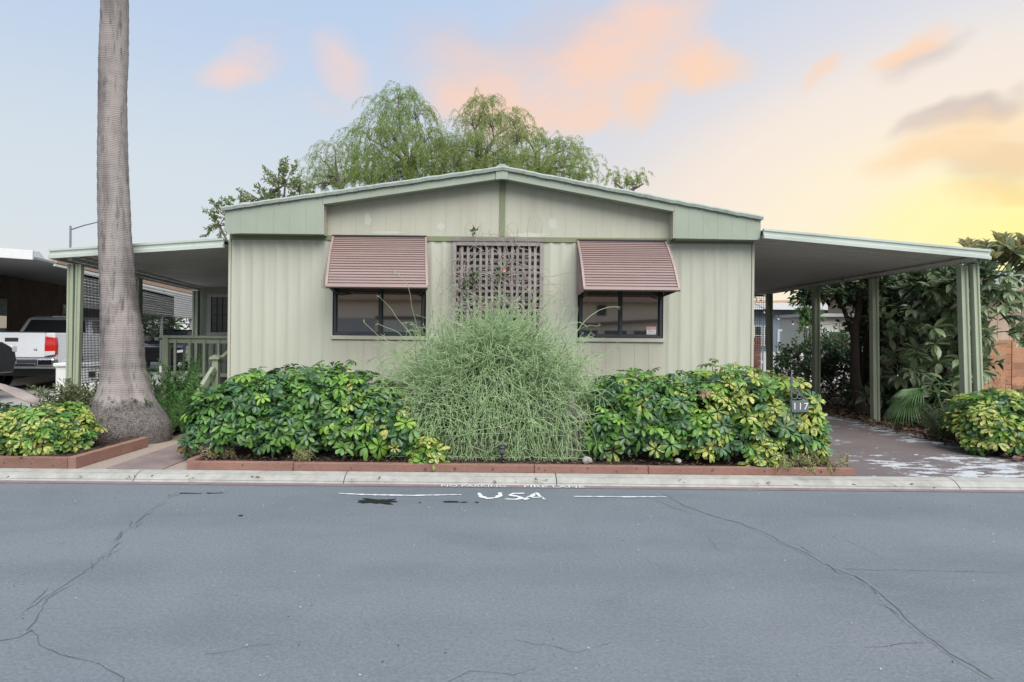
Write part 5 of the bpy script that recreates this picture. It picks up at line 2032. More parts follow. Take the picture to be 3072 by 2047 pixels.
# leafy trees and bushes behind
def leaf_tree(name, label, base, blobs, n, leaf, m, bark, seed, cat='tree', group=None, trunk_r=0.10, stick=True, per=14, reach=1.05):
    """blobs: list of (centre, radii) the leaf clumps fill"""
    root = empty(name, base, label=label, cat=cat, group=group)
    g = np.random.default_rng(seed)
    tk = MB()
    B = Vector(base)
    allc, alld = [], []
    vol = np.array([r[0] * r[1] * r[2] for _, r in blobs]) ** 0.7
    vol = vol / vol.sum()
    for (c, r), w in zip(blobs, vol):
        c = np.array(c)
        r = np.array(r)
        mid = B.lerp(Vector(c), .5) + Vector((g.normal(0, .1), g.normal(0, .1), .1 * abs(c[2])))
        if stick:
            tk.tube([B, mid, Vector(c)], [trunk_r, trunk_r * .6, trunk_r * .25], 7)
        N = int(n * w)
        # twigs in the clump: leaves sit along them
        T = max(4, N // per)
        d = rdir(T, .25)
        ends = c + d * r * g.uniform(.55, reach, (T, 1))
        k = g.integers(0, T, N)
        t = g.uniform(.45, 1.0, N)[:, None]
        p = c + (ends[k] - c) * t + g.normal(0, .035, (N, 3)) * r.mean()
        allc.append(p)
        alld.append(unit(d[k] * .8 + rdir(N) * .9))
        for j in range(0, T, 2 if stick else 6):
            q = ends[j]
            tk.tube([Vector(c), Vector(c * .4 + q * .6 + g.normal(0, .04, 3)), Vector(q)], [trunk_r * .22, trunk_r * .13, trunk_r * .06], 4, False)
    tk.build('trunk', M[bark], root)
    c = np.concatenate(allc)
    d = np.concatenate(alld)
    V, F = leaves_np(c, d, rdir(len(c), .6), g.uniform(.7, 1.3, len(c)) * leaf, leaf * 0.42)
    o = link_mesh('crown', np_mesh('crown', V, F, M[m]), root)


def blob_px(lst):
    out = []
    for px, py, d, rx, ry, rz in lst:
        out.append((tuple(at(px, py, d)), (rx, ry, rz)))
    return out


# sparse dark tree left behind the roof
leaf_tree('sparse_tree', 'sparse dark-leaved tree rising behind the left slope of the roof', (-7.6, 22, ZY),
          blob_px([(655, 425, 22, 0.75, .8, 0.72), (690, 440, 22, .6, .7, .5), (600, 462, 22, .7, .8, .55), (550, 478, 22, .55, .6, .40), (520, 500, 22, .75, .6, .55), (505, 520, 22, .55, .6, .5), (640, 470, 22, 1.0, .8, .6), (640, 400, 22, .35, .5, .42)]),
          3000, 0.14, 'magno', 'greybark', 51, trunk_r=.12, per=24, reach=1.4)


def pepper_tree(label, clumps, d, base_x, seed, dens=1.0, fork=None):
    """weeping pepper tree: limbs carry domes of hanging leafy strings"""
    root = empty('pepper_tree', (base_x, d, ZY), label=label, cat='tree', group='weeping pepper trees behind the roof')
    g = np.random.default_rng(seed)
    tk = MB()
    B = Vector((base_x, d, ZY))
    F0 = fork or Vector((base_x + .1, d, 7.2))
    tk.tube([B, B.lerp(F0, .5) + Vector((.1, 0, 0)), F0], [.30, .22, .14], 9)
    Ps, sz = [], []
    for (px, py, dd, rad, drop) in clumps:
        c = at(px, py, dd)
        rad, drop = rad * .80, drop * .78
        m = F0.lerp(c, .55) + Vector((g.normal(0, .25), g.normal(0, .2), .25))
        tk.tube([F0, F0.lerp(m, .5) + Vector((g.normal(0, .06), 0, .05)), m, c], [.10, .075, .05, .02], 7, False)
        n = int(84 * dens * rad ** 1.3 * 1.25)
        # twigs over the dome
        th = g.uniform(0, 6.28, n)
        rr_ = rad * np.sqrt(g.uniform(0.02, 1, n))
        rr_ = rr_ * .82
        p = np.array(c)[None] + np.stack([np.cos(th) * rr_, np.sin(th) * rr_ * .8, 1.15 * np.sqrt(np.clip(rad ** 2 - rr_ ** 2, 0, None)) - .35 * rad], 1)
        p += g.normal(0, .20, (n, 3)) * np.array([1, 1, .9])
        for q in p[::4]:
            tk.tube([Vector(c) - Vector((0, 0, .1)), (Vector(c) + Vector(q)) / 2 + Vector((0, 0, .15)), Vector(q)], [.014, .009, .005], 4, False)
        K = 11
        dirn = unit(np.stack([np.cos(th) * .6, np.sin(th) * .5, g.uniform(-.1, .7, n)], 1))
        L = drop * g.uniform(.45, 1.15, n)
        P = np.zeros((n, K, 3))
        for j in range(K):
            P[:, j] = p
            p = p + dirn * (L / K)[:, None]
            dirn = dirn + g.normal(0, .07, (n, 3))
            dirn[:, 2] -= .33
            dirn = unit(dirn)
        Ps.append(P)
    tk.build('trunk', M['greybark'], root)
    P = np.concatenate(Ps)
    V1, F1 = tubes_np(P, np.full(P.shape[:2], .004))
    link_mesh('twigs', np_mesh('twigs', V1, F1, M['stem']), root)['kind'] = 'stuff'
    # feather leaves all along the strings
    per = 4
    S, K, _ = P.shape
    c = P[:, 1:].reshape(-1, 3)
    c = np.repeat(c, per, 0) + g.normal(0, .035, (len(c) * per, 3))
    N = len(c)
    dd = unit(g.normal(0, .5, (N, 3)) + np.array([0, 0, -.9]))
    V, F = leaves_np(c, dd, rdir(N), g.uniform(.08, .15, N), g.uniform(.015, .026, N))
    link_mesh('crown', np_mesh('crown', V, F, M['pepper']), root)


D1 = 30
pepper_tree('tallest weeping pepper tree behind the roof, left of the ridge',
            [(915, 235, D1, .75, 1.6), (880, 275, D1, .8, 1.9), (955, 270, D1, .85, 1.8), (850, 320, D1 - .5, .85, 2.0), (905, 320, D1 - 1, 1.0, 2.2), (975, 325, D1, .85, 1.9), (1005, 345, D1 + .4, .6, 1.7), (835, 365, D1, .7, 1.6), (940, 370, D1 - 1, 1.0, 2.0), (880, 390, D1 - 1, 1.1, 2.0), (1000, 385, D1, .8, 1.6), (1030, 360, D1 + .6, .8, 1.7), (900, 420, D1 - 1, 1.1, 1.4), (975, 415, D1, 1.0, 1.3), (845, 420, D1, 1.0, 1.3)],
            D1, -4.3, 61, 1.0, at(942, 395, D1))
pepper_tree('weeping pepper tree just above the ridge with a leaning limb',
            [(1110, 250, D1 + 1, .75, 1.5), (1085, 285, D1 + 1, .7, 1.7), (1130, 290, D1 + 1, .7, 1.6), (1180, 285, D1 + 1, .7, 1.5), (1070, 345, D1 + .5, .9, 2.0), (1120, 345, D1, .9, 2.0), (1190, 320, D1 + 1, .7, 1.7), (1050, 380, D1, .8, 1.8), (1110, 390, D1, .9, 1.6), (1160, 370, D1, .7, 1.7), (1040, 415, D1 + .5, 1.0, 1.3), (1090, 420, D1, 1.0, 1.2), (1165, 410, D1, .9, 1.2)],
            D1 + 1, -.9, 62, 1.0, at(1100, 385, D1 + 1))
pepper_tree('lower weeping pepper tree right of the ridge',
            [(1215, 325, D1 + 2, .7, 1.7), (1255, 335, D1 + 2, .6, 1.5), (1295, 345, D1 + 2, .7, 1.5), (1320, 365, D1 + 2, .6, 1.4), (1345, 390, D1 + 2, .5, 1.2), (1240, 375, D1 + 1, .9, 1.6), (1290, 385, D1 + 1, .9, 1.4), (1200, 380, D1 + 1, .8, 1.4), (1225, 410, D1 + 1, .9, 1.1), (1275, 415, D1 + 1, .8, 1.0), (1330, 415, D1 + 2, .7, .9)],
            D1 + 2, 2.0, 63, .8, at(1235, 400, D1 + 2))
pepper_tree('thin pale weeping pepper tree over the left roof slope',
            [(770, 345, D1 + 3, .65, 1.7), (745, 370, D1 + 3, .6, 1.5), (795, 375, D1 + 3, .7, 1.6), (720, 405, D1 + 3, .6, 1.3), (770, 410, D1 + 3, .8, 1.3), (815, 415, D1 + 2, .7, 1.2), (745, 430, D1 + 3, .8, 1.0), (705, 430, D1 + 3, .6, .9)],
            D1 + 3, -8.6, 64, .6, at(785, 430, D1 + 3))
pepper_tree('small far weeping tree over the right roof slope',
            [(1412, 415, D1 + 6, .55, .9), (1440, 425, D1 + 6, .5, .8), (1465, 418, D1 + 6, .55, .9)], D1 + 6, 7.6, 65, .7, at(1440, 450, D1 + 6))

# dark tree and bushes beyond the carport
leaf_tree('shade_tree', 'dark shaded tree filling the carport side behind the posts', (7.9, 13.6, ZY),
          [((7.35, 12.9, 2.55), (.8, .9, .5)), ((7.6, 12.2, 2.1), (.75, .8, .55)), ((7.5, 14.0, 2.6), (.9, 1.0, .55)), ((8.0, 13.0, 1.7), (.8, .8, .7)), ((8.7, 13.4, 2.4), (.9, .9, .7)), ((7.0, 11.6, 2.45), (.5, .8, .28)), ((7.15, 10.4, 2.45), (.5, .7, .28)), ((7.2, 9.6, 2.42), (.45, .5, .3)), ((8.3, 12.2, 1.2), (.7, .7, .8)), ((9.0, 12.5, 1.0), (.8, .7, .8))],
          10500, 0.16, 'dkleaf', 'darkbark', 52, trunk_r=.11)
leaf_tree('young_tree', 'young bright green tree before the blue-grey house', (8.55, 17.5, ZY),
          [((8.5, 17.5, 2.35), (.35, .4, .35)), ((8.7, 17.5, 2.05), (.4, .4, .35)), ((8.45, 17.4, 1.8), (.3, .3, .3))], 700, 0.14, 'bush_lt', 'greybark', 53, trunk_r=.04)
leaf_tree('green_bush', 'mid green bush between the far carport posts', (8.0, 16.2, ZY),
          [((7.7, 16.2, 1.0), (.6, .6, .55)), ((8.3, 16.2, 1.15), (.6, .6, .6)), ((8.9, 16.0, 1.2), (.6, .6, .65)), ((7.4, 16.0, .6), (.5, .5, .45))], 3600, 0.10, 'bush', 'darkbark', 54, cat='bush', trunk_r=.05)
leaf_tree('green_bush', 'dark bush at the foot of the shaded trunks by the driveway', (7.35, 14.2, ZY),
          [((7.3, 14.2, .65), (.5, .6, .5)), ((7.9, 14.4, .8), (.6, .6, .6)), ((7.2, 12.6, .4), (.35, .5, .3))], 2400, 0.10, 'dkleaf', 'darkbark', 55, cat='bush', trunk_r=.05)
leaf_tree('green_bush', 'low leafy plants under the rubber tree at the driveway', (7.1, 11.2, ZY),
          [((7.05, 11.3, .45), (.35, .6, .35)), ((7.5, 10.4, .5), (.5, .5, .4))], 1100, 0.13, 'bush', 'darkbark', 56, cat='bush', trunk_r=.03)
# far trees that close the gaps at the horizon
for i, (lab, x, d, z, r, m) in enumerate((('rounded far tree seen under the porch roof', -17.5, 38, 2.6, 3.2, 'bush'), ('bright far tree beside the porch window', -12.5, 33, 1.8, 2.2, 'bush_lt'),
                                          ('far dark tree behind the parked truck', -24, 40, 2.8, 3.4, 'bush'), ('far tree beyond the end of the carport', 13.5, 36, 2.2, 3.0, 'bush'),
                                          ('far tree behind the board fence', 24.0, 38, 2.4, 3.2, 'bush'))):
    leaf_tree('far_tree', lab, (x, d, ZY), [((x, d, z), (r, r * .6, z * .8)), ((x + r * .6, d, z * .8), (r * .7, r * .5, z * .6)), ((x - r * .6, d, z * .75), (r * .7, r * .5, z * .6))], 2600, 0.30, m, 'greybark', 70 + i, group='far trees', trunk_r=.15)

# ================================================================== SMALL THINGS IN THE BEDS
def address_sign():
    y = 6.86
    p = at(1838, 934, y)
    root = empty('address_sign', (p.x, y, ZY), label='dark iron house number plaque 117 with a pointed finial in the yellow hedge', cat='sign')
    M['iron'] = mat('grey_iron', (0.115, 0.132, 0.145), 0.5, 0.15, 20)
    x, z = p.x, p.z
    MB().tube([(x - 0.09, y + .012, ZY), (x - 0.09, y + .012, z + 0.30)], 0.009, 8).build('stake', M['iron'], root)
    MB().lathe([(.009, z + .20), (.016, z + .215), (.009, z + .23), (.02, z + .26), (.012, z + .285), (.014, z + .30), (.0075, z + .34), (.001, z + .40)], x - .09, y + .012, 10).build('finial', M['iron'], root, smooth=True)
    MB().prism([(x - .085, z - .062), (x + .085, z - .062), (x + .092, z - .05), (x + .092, z + .05), (x + .085, z + .062), (x - .085, z + .062), (x - .092, z + .05), (x - .092, z - .05)], 'y', y - .006, y + .004).build('plate', M['iron'], root, bevel=.002)
    m = MB()
    for s, r in ((0.055, .035), (0.0, .055)):
        pts = [(x - .06 + s + r * math.cos(t) * (1 - t / 16), y, z + .085 + r * .6 + r * math.sin(t) * (1 - t / 16)) for t in [k * .45 for k in range(20)]]
        m.tube(pts, .005, 6)
    m.tube([(x - .09, y, z + .22), (x - .03, y, z + .17), (x + .04, y, z + .10), (x + .085, y, z + .064)], .006, 6)
    m.build('scroll', M['iron'], root, smooth=True)
    me = text_mesh('117', 0.105, M['white'], 0.0012, 1.15)
    o = link_mesh('lettering', me, root, local=True)
    o.location = Vector((x + .0, y - .0085, z - .002)) - wloc(root)
    o.rotation_euler = (R(90), 0, 0)


address_sign()


def path_light():
    p = at(1153, 1060, 6.85)
    x, y, z = p.x, 6.85, ZY + .06
    M['lens'] = mat('frosted_lens', (0.42, 0.45, 0.45), 0.3, .05)
    root = empty('path_light', (x, y, z), label='small black solar path light at the timber before the stringy bush', cat='garden light')
    MB().tube([(x, y, z), (x, y, z + .10)], .011, 8).build('stake', M['black'], root)
    MB().lathe([(.014, z + .095), (.026, z + .10), (.03, z + .112), (.027, z + .118)], x, y, 16).build('base_cup', M['black'], root, smooth=True)
    MB().lathe([(.027, z + .119), (.032, z + .145), (.034, z + .165)], x, y, 16).build('lens', M['lens'], root, smooth=True)
    for zz in (.132, .149):
        MB().lathe([(.035, z + zz), (.040, z + zz + .003), (.035, z + zz + .006)], x, y, 16).build('ring', M['black'], root)
    MB().lathe([(.036, z + .166), (.056, z + .170), (.058, z + .178), (.044, z + .195), (.03, z + .202)], x, y, 18).build('cap', M['black'], root, smooth=True)
    MB().box(x - .02, x + .02, y - .02, y + .02, z + .2025, z + .206).build('solar_cell', M['glass'], root)


path_light()


def rock(label, px, py, d, r, seed):
    p = at(px, py, d)
    p.z = ZY + .08 + r * .5
    g = random.Random(seed)
    import bmesh
    bm = bmesh.new()
    bmesh.ops.create_icosphere(bm, subdivisions=3, radius=r)
    off = [(Vector((g.gauss(0, 1), g.gauss(0, 1), g.gauss(0, 1))).normalized(), g.uniform(.55, .85) * r) for _ in range(14)]
    for v in bm.verts:
        for n, h in off:
            dd = v.co.dot(n) - h
            if dd > 0:
                v.co -= n * dd
        v.co.z *= .8
    me = bpy.data.meshes.new('rock')
    bm.to_mesh(me)
    bm.free()
    me.materials.append(M['rock'])
    o = link_mesh('rock', me)
    o.location = p
    tag(o, label, 'rock', 'pale rocks in the bed')


rock('pale rock at the left foot of the right hedge', 1350, 1066, 6.82, .06, 1)
rock('pale rock under the middle of the right hedge', 1558, 1072, 6.84, .045, 2)


def palm_sheath():
    p = at(40, 915, 7.2)
    root = empty('palm_sheath', p, label='dry curled palm leaf sheath lying on the low yellow-green shrub', cat='dry leaf')
    vs, fs = [], []
    n, k = 14, 5
    for i in range(n + 1):
        t = i / n
        w = 0.15 * (0.25 + 0.75 * math.sin(math.pi * min(1, 0.15 + 0.8 * t))) * (1 if t < .9 else 1 - (t - .9) * 6)
        cx, cz = -0.55 + 0.80 * t, 0.13 - 0.05 * abs(t - .42) - 0.34 * max(0, t - .50) ** 1.1
        for j in range(k + 1):
            q = j / k * 2 - 1
            vs.append((cx, w * q, cz + 0.045 * (1 - abs(q)) + .02 * math.sin(7 * t + 2 * q)))
    for i in range(n):
        for j in range(k):
            a = i * (k + 1) + j
            fs.append((a, a + k + 1, a + k + 2, a + 1))
    o = MB().add(vs, fs).build('blade', M['frond_dry'], root, smooth=True, local=True)
    md = o.modifiers.new('thick', 'SOLIDIFY')
    md.thickness = .006


palm_sheath()

# ================================================================== STREET LAMP
def street_lamp():
    d = 42.0
    a = at(162, 523, d)
    root = empty('street_lamp', (a.x, d, ZY), label='grey street lamp with a rising arm half behind the palm', cat='street lamp')
    M['steel'] = mat('galvanised_steel', (0.20, 0.23, 0.25), 0.5, .1, metal=.3)
    MB().tube([(a.x, d, ZY), (a.x, d, a.z + .1)], [.10, .065], 10).build('pole', M['steel'], root)
    b = at(232, 507, d)
    b.x += .6
    MB().tube([(a.x, d, a.z - .15), (a.x + .9, d, a.z + .15), (b.x, d, b.z + .1)], [.045, .04, .035], 8).build('arm', M['steel'], root)
    MB().prism([(b.x - .05, b.z + .06), (b.x + .6, b.z + .12), (b.x + .6, b.z + .2), (b.x - .05, b.z + .18)], 'y', d - .13, d + .13).build('lamp_head', M['steel'], root, bevel=.02)


street_lamp()

# ================================================================== NEIGHBOURS
M['brownwall'] = wood_mat('brown_plank', (0.180, 0.130, 0.102), (0.105, 0.075, 0.060), (3, 3, .4), knots=False)
M['tanroof'] = mat('tan_roof', (0.46, 0.31, 0.22), 0.7, .12, 4)
M['greyroof'] = mat('grey_soffit', (0.34, 0.35, 0.36), 0.6, .08)
M['whitecorr'] = mat('white_corrugated', (0.62, 0.63, 0.63), 0.45, .06)


def neighbour_left():
    rot = math.atan2(2.05, 11.4)
    root = empty('neighbour_house', (-9.95, 13.6, ZY), rot, label='brown plank neighbouring house with a tan-edged carport roof at the left', cat='house')
    B = lambda: MB()
    # local frame: +y away from the street, x to the right; roof edge at x=0
    zf, zb = 3.10 - ZY, 3.0 - ZY
    L = 12.0
    m = MB()
    m.add([(0, 0, zf), (0, L, zb), (-7, L, zb + .35), (-7, 0, zf + .35), (0, 0, zf - .05), (0, L, zb - .05), (-7, L, zb + .05), (-7, 0, zf + .05)],
          [(0, 1, 2, 3), (7, 6, 5, 4), (0, 4, 5, 1), (1, 5, 6, 2), (2, 6, 7, 3), (3, 7, 4, 0)])
    m.build('carport_roof', M['greyroof'], root, local=True)
    MB().bar((-.02, 0.9, zf + .09), (-.02, L, zb + .09), .10, .26).build('roof_edge', M['tanroof'], root, local=True)
    MB().bar((-.0, 0.85, zf - .09), (-.0, L, zb - .09), .05, .05).build('edge_flashing', M['white'], root, local=True)
    MB().bar((-7, -.03, zf + .35), (0.0, -.03, zf + .03), .05, .20).build('fascia', M['white'], root, local=True)
    # wall of planks under it
    n = 24
    for i in range(n):
        y0 = 1.2 + i * .45
        MB().box(-3.2, -3.16, y0 + .004, y0 + .446, 0, 2.95).build('wall_plank', M['brownwall'], root, local=True)
    MB().box(-7, -3.205, 1.2, 12, 0, 2.95).build('wall', M['brownwall'], root, local=True)
    for y0, z0, z1 in ((2.0, 1.35, 2.35), (4.4, 1.1, 2.3), (8.2, 1.2, 2.3)):
        f = MB().box(-3.15, -3.12, y0, y0 + .62, z0, z1).build('window', M['greyroof'], root, local=True)
        o = MB().box(-3.119, -3.11, y0 + .04, y0 + .58, z0 + .04, z1 - .04).build('pane', M['glass'], f, local=True)
    # drop panel of corrugated sheet hung below the roof edge
    vs, fs = [], []
    nr = 11
    prof = []
    for i in range(nr * 6 + 1):
        t = i / 6
        prof.append((0.03 * math.sin(2 * math.pi * t), -t * 0.082))
    for k, (y0, y1) in enumerate(((1.7, 5.0), (5.03, 8.2), (8.23, 11.6))):
        vs, fs = [], []
        for h, z in prof:
            for yy in (y0, y1):
                zt = zf + (zb - zf) * yy / L - .10
                vs.append((h, yy, zt + z))
        for i in range(len(prof) - 1):
            fs.append((2 * i, 2 * i + 1, 2 * i + 3, 2 * i + 2))
        MB().add(vs, fs).build('drop_panel', M['whitecorr'], root, local=True, smooth=True)
    for yy in (5.0, 8.2, 11.6):
        MB().bar((-.07, yy, 0), (-.07, yy, zb - .1), .08, .08).build('post', M['white'], root, local=True)
    # flood light on the wall
    fl = MB().box(-3.15, -3.0, 3.0, 3.16, 2.62, 2.68).build('flood_light', M['white'], root, local=True)
    MB().lathe([(.05, 2.50), (.075, 2.55), (.05, 2.62)], -3.0, 3.08, 10).build('lamp', M['white'], fl, local=True)


neighbour_left()
p = at(80, 592, 14.2)
sp = empty('solar_panel', (p.x, 14.2, p.z), label='small tilted solar panel on the neighbouring roof edge', cat='solar panel')
MB().add([(-.22, -.2, .0), (.12, -.2, -.06), (.12, .2, -.06), (-.22, .2, .0), (-.3, -.2, .14), (.03, -.2, .13), (.03, .2, .13), (-.3, .2, .14)][:0] or [(-.25, -.15, .13), (.0, -.15, .12), (.13, -.15, -.05), (-.12, -.15, -.04), (-.25, .15, .16), (.0, .15, .15), (.13, .15, -.02), (-.12, .15, -.01)],
         [(0, 1, 2, 3), (7, 6, 5, 4), (0, 4, 5, 1), (1, 5, 6, 2), (2, 6, 7, 3), (3, 7, 4, 0)]).build('panel', M['greyroof'], sp, local=True)
MB().bar((-.1, 0, -.08), (-.06, 0, .03), .03, .03).build('bracket', M['black'], sp, local=True)

M['bluewall'] = mat('blue_grey_siding', (0.235, 0.290, 0.345), 0.6, .07, 3, (3, 1, .4))
M['tanwall'] = wood_mat('tan_plank', (0.46, 0.36, 0.28), (0.33, 0.25, 0.19), (3, 3, .3), knots=False)
M['fence'] = wood_mat('cedar_board', (0.42, 0.225, 0.135), (0.30, 0.15, 0.09), (.7, 2, 9), var=.3)


def neighbour_right():
    root = empty('blue_house', (11.5, 24, ZY), label='blue-grey neighbouring house seen through the end of the carport', cat='house')
    d = 24.0
    x0, x1 = 9.2, 17.0
    n = 20
    w = (x1 - x0) / n
    for i in range(n):
        MB().box(x0 + i * w + .006, x0 + (i + 1) * w - .006, d - .02, d + .02, 0, 2.52).build('siding_board', M['bluewall'], root)
    MB().box(x0, x1, d + .021, d + 5, 0, 2.52).build('wall', M['bluewall'], root)
    MB().box(x0 - .4, x1, d - .5, d + 5.3, 2.53, 2.78).build('fascia', M['whitecorr'], root)
    MB().prism([(x0 - .4, 2.785), (x1, 2.785), ((x0 + x1) / 2, 3.0)], 'y', d - .45, d + 5).build('roof', M['tanroof'], root)
    f = MB()
    for r in ((10.62, 11.12, 1.72, 1.80), (10.62, 10.70, 0.3, 1.72), (11.04, 11.12, .3, 1.72)):
        f.box(r[0], r[1], d - .06, d - .021, r[2], r[3])
    dr = f.build('door', M['white'], root)
    MB().box(10.701, 11.039, d - .045, d - .022, .3, 1.719).build('door_panel', M['bluewall'], dr)
    for a in (9.72, 10.1):
        wn = MB().box(a, a + .32, d - .05, d - .021, 1.15, 1.95).build('window', M['white'], root)
        MB().box(a + .05, a + .27, d - .058, d - .051, 1.2, 1.55).build('pane', M['glass'], wn)
        MB().box(a + .05, a + .27, d - .058, d - .051, 1.58, 1.9).build('pane', M['glass'], wn)
    # picket fence
    pf = empty('picket_fence', (9.0, 18.5, ZY), label='white picket fence at the far end of the driveway', cat='fence')
    me = MB().prism([(-.04, 0), (.04, 0), (.04, .95), (0, 1.02), (-.04, .95)], 'y', -.01, .01).mesh('picket', M['white'])
    for i in range(22):
        o = link_mesh('picket', me, pf, local=True)
        o.location = Vector((7.3 + i * .135, 18.5, ZY)) - wloc(pf)
    for z in (.3, .75):
        MB().box(7.2, 10.3, 18.512, 18.54, z, z + .07).build('rail', M['white'], pf)
    # brick pier
    bp = empty('brick_pier', (7.05, 17.0, ZY), label='reddish block pier beside the far corner of the house', cat='pier')
    M['brick'] = mat('red_block', (0.23, 0.12, 0.095), .85, .2, 8, bump=.3)
    for i in range(9):
        MB().box(6.85, 7.10, 17.0, 17.3, ZY + i * .16, ZY + i * .16 + .148).build('block', M['brick'], bp, bevel=.006)
    # string of bulbs
    sl_ = empty('string_lights', (8.4, 17.0, 2.2), label='drooping string of unlit bulbs under the far carport edge', cat='string lights')
    A, Bp = Vector((7.0, 17.2, 2.42)), Vector((9.4, 16.8, 1.95))
    pts = [A.lerp(Bp, t / 20) - Vector((0, 0, .28 * math.sin(math.pi * t / 20))) for t in range(21)]
    MB().tube(pts, .007, 5).build('cable', M['black'], sl_)
    for k in range(2, 20, 3):
        p = pts[k]
        s = MB().lathe([(.018, p.z - .07), (.018, p.z - .01), (.01, p.z)], p.x, p.y, 8).build('socket', M['black'], sl_)
        MB().lathe([(.012, p.z - .071), (.03, p.z - .10), (.03, p.z - .125), (.012, p.z - .145), (.001, p.z - .15)], p.x, p.y, 10).build('bulb', M['lens'], s, smooth=True)


neighbour_right()


def right_edge():
    th = empty('tan_house', (13.0, 17, ZY), label='tan plank wall of the house behind the board fence at the right', cat='house')
    for i in range(16):
        MB().box(11.5 + i * .32 + .005, 11.5 + (i + 1) * .32 - .005, 16.98, 17.02, 0, 2.75).build('wall_plank', M['tanwall'], th)
    MB().box(11.5, 16.62, 17.021, 22, 0, 2.75).build('wall', M['tanwall'], th)
    MB().box(11.1, 17, 16.5, 22.3, 2.76, 2.95).build('fascia', M['tanroof'], th)
    MB().prism([(11.0, 2.951), (17, 2.951), (17, 3.3), (13.5, 3.35)], 'y', 16.45, 22.3).build('roof', M['greyroof'], th)
    fe = empty('board_fence', (11.2, 13.2, ZY), label='horizontal cedar board fence at the right edge', cat='fence')
    d = 13.2
    for i in range(9):
        z0 = ZY + .03 + i * .157
        for a, b in ((9.85, 10.735), (10.745, 12.4), (12.41, 13.8)):
            MB().box(a + .003, b - .003, d, d + .02, z0, z0 + .150).build('board', M['fence'], fe, bevel=.003)
    for x in (10.0, 10.74, 12.4):
        MB().box(x - .045, x + .045, d + .021, d + .1, ZY, 1.5).build('post', M['fence'], fe)
    wf = empty('white_panel', (8.9, 15.2, ZY), label='white panel between the shaded trunks behind the carport', cat='panel')
    for i in range(5):
        MB().box(8.35 + i * .3, 8.35 + i * .3 + .292, 15.2, 15.22, ZY, 1.05).build('board', M['white'], wf)
    MB().box(8.3, 9.9, 15.18, 15.24, 1.051, 1.10).build('rail', M['white'], wf)
    gs = empty('garden_shed', (10.3, 19.5, ZY), label='pale shed wall behind the dark tree', cat='shed')
    MB().box(9.7, 11.6, 19.5, 21.5, 0, 2.15).build('wall', M['offwhite'], gs)
    MB().box(9.55, 11.75, 19.3, 21.7, 2.151, 2.25).build('roof', M['greyroof'], gs)
    wn = MB().box(10.0, 10.7, 19.46, 19.499, 1.1, 1.75).build('window', M['white'], gs)
    MB().box(10.06, 10.64, 19.45, 19.459, 1.16, 1.69).build('pane', M['glass'], wn)
    lt = empty('diamond_lattice', (7.35, 13.9, ZY), label='small piece of diamond lattice behind the far carport post', cat='lattice')
    c0 = gnd(1975, 925, 0)
    x0, y0 = 7.42, 13.35
    for k in range(-3, 8):
        for s in (1, -1):
            xa = x0 + k * .11
            a = Vector((xa, y0 + (.008 if s > 0 else 0), ZY + .02))
            b_ = Vector((xa + s * .62, a.y, ZY + .64))
            MB().bar(a, b_, .012, .035, (0, 1, 0)).build('slat', M['greywood'], lt)


right_edge()


def across_street():
    """the home on the other side of the street, which the windows mirror"""
    root = empty('house_across_street', (0, -9.5, 0), label='beige mobile home across the street, mirrored in the windows', cat='house')
    M['beige'] = mat('beige_siding', (0.76, 0.64, 0.54), .6, .06, 1, (3, 1, .4))
    MB().box(-9, 9, -20, -9.5, 0, 2.9).build('wall', M['beige'], root)
    MB().prism([(-9.5, 2.91), (9.5, 2.91), (9.5, 3.05), (0, 4.0), (-9.5, 3.05)], 'y', -20, -9.1).build('roof', M['tanroof'], root)
    for i in range(9):
        MB().box(-5.1, -3.0, -9.499, -9.44, 1.22 + i * .095, 1.22 + i * .095 + .07).build('louvre', M['white'], root)
    MB().box(-5.2, -2.9, -9.499, -9.40, 2.10, 2.24).build('awning_edge', M['brownwall'], root)
    MB().box(-9, -5.25, -9.499, -9.45, 1.0, 2.15).build('grey_panel', M['greyroof'], root)
    for a in (3.3, 4.55, 5.8):
        w = MB().box(a, a + 1.1, -9.499, -9.43, 1.2, 1.78).build('window', M['white'], root)
        MB().box(a + .06, a + 1.04, -9.429, -9.42, 1.26, 1.72).build('pane', M['frame'], w)
    MB().prism([(3.0, 1.85), (7.2, 2.12), (7.2, 2.24), (3.0, 1.97)], 'y', -9.499, -9.3).build('sloping_trim', M['brownwall'], root)
    MB().box(4.3, 4.7, -9.499, -9.46, 2.35, 2.8).build('vent', M['frame'], root)


across_street()

# ================================================================== VEHICLES
M['carwhite'] = mat('white_car_paint', (0.72, 0.74, 0.77), 0.25, .02, coat=.6)
M['carblack'] = mat('black_car_paint', (0.012, 0.013, 0.016), 0.2, .02, coat=.8)
M['chrome'] = mat('chrome', (0.55, 0.57, 0.60), 0.15, .03, metal=1.0)
M['tyre'] = mat('tyre_rubber', (0.022, 0.022, 0.024), 0.85, .15, 30)
M['plastic'] = mat('black_trim', (0.022, 0.024, 0.027), 0.55, .1)
M['red'] = mat('red_lens', (0.50, 0.018, 0.016), 0.15, .05, coat=.5)
M['clear'] = mat('clear_lens', (0.62, 0.62, 0.62), 0.15, .05, coat=.5)
M['alloy'] = mat('alloy', (0.45, 0.46, 0.48), 0.3, .05, metal=.8)


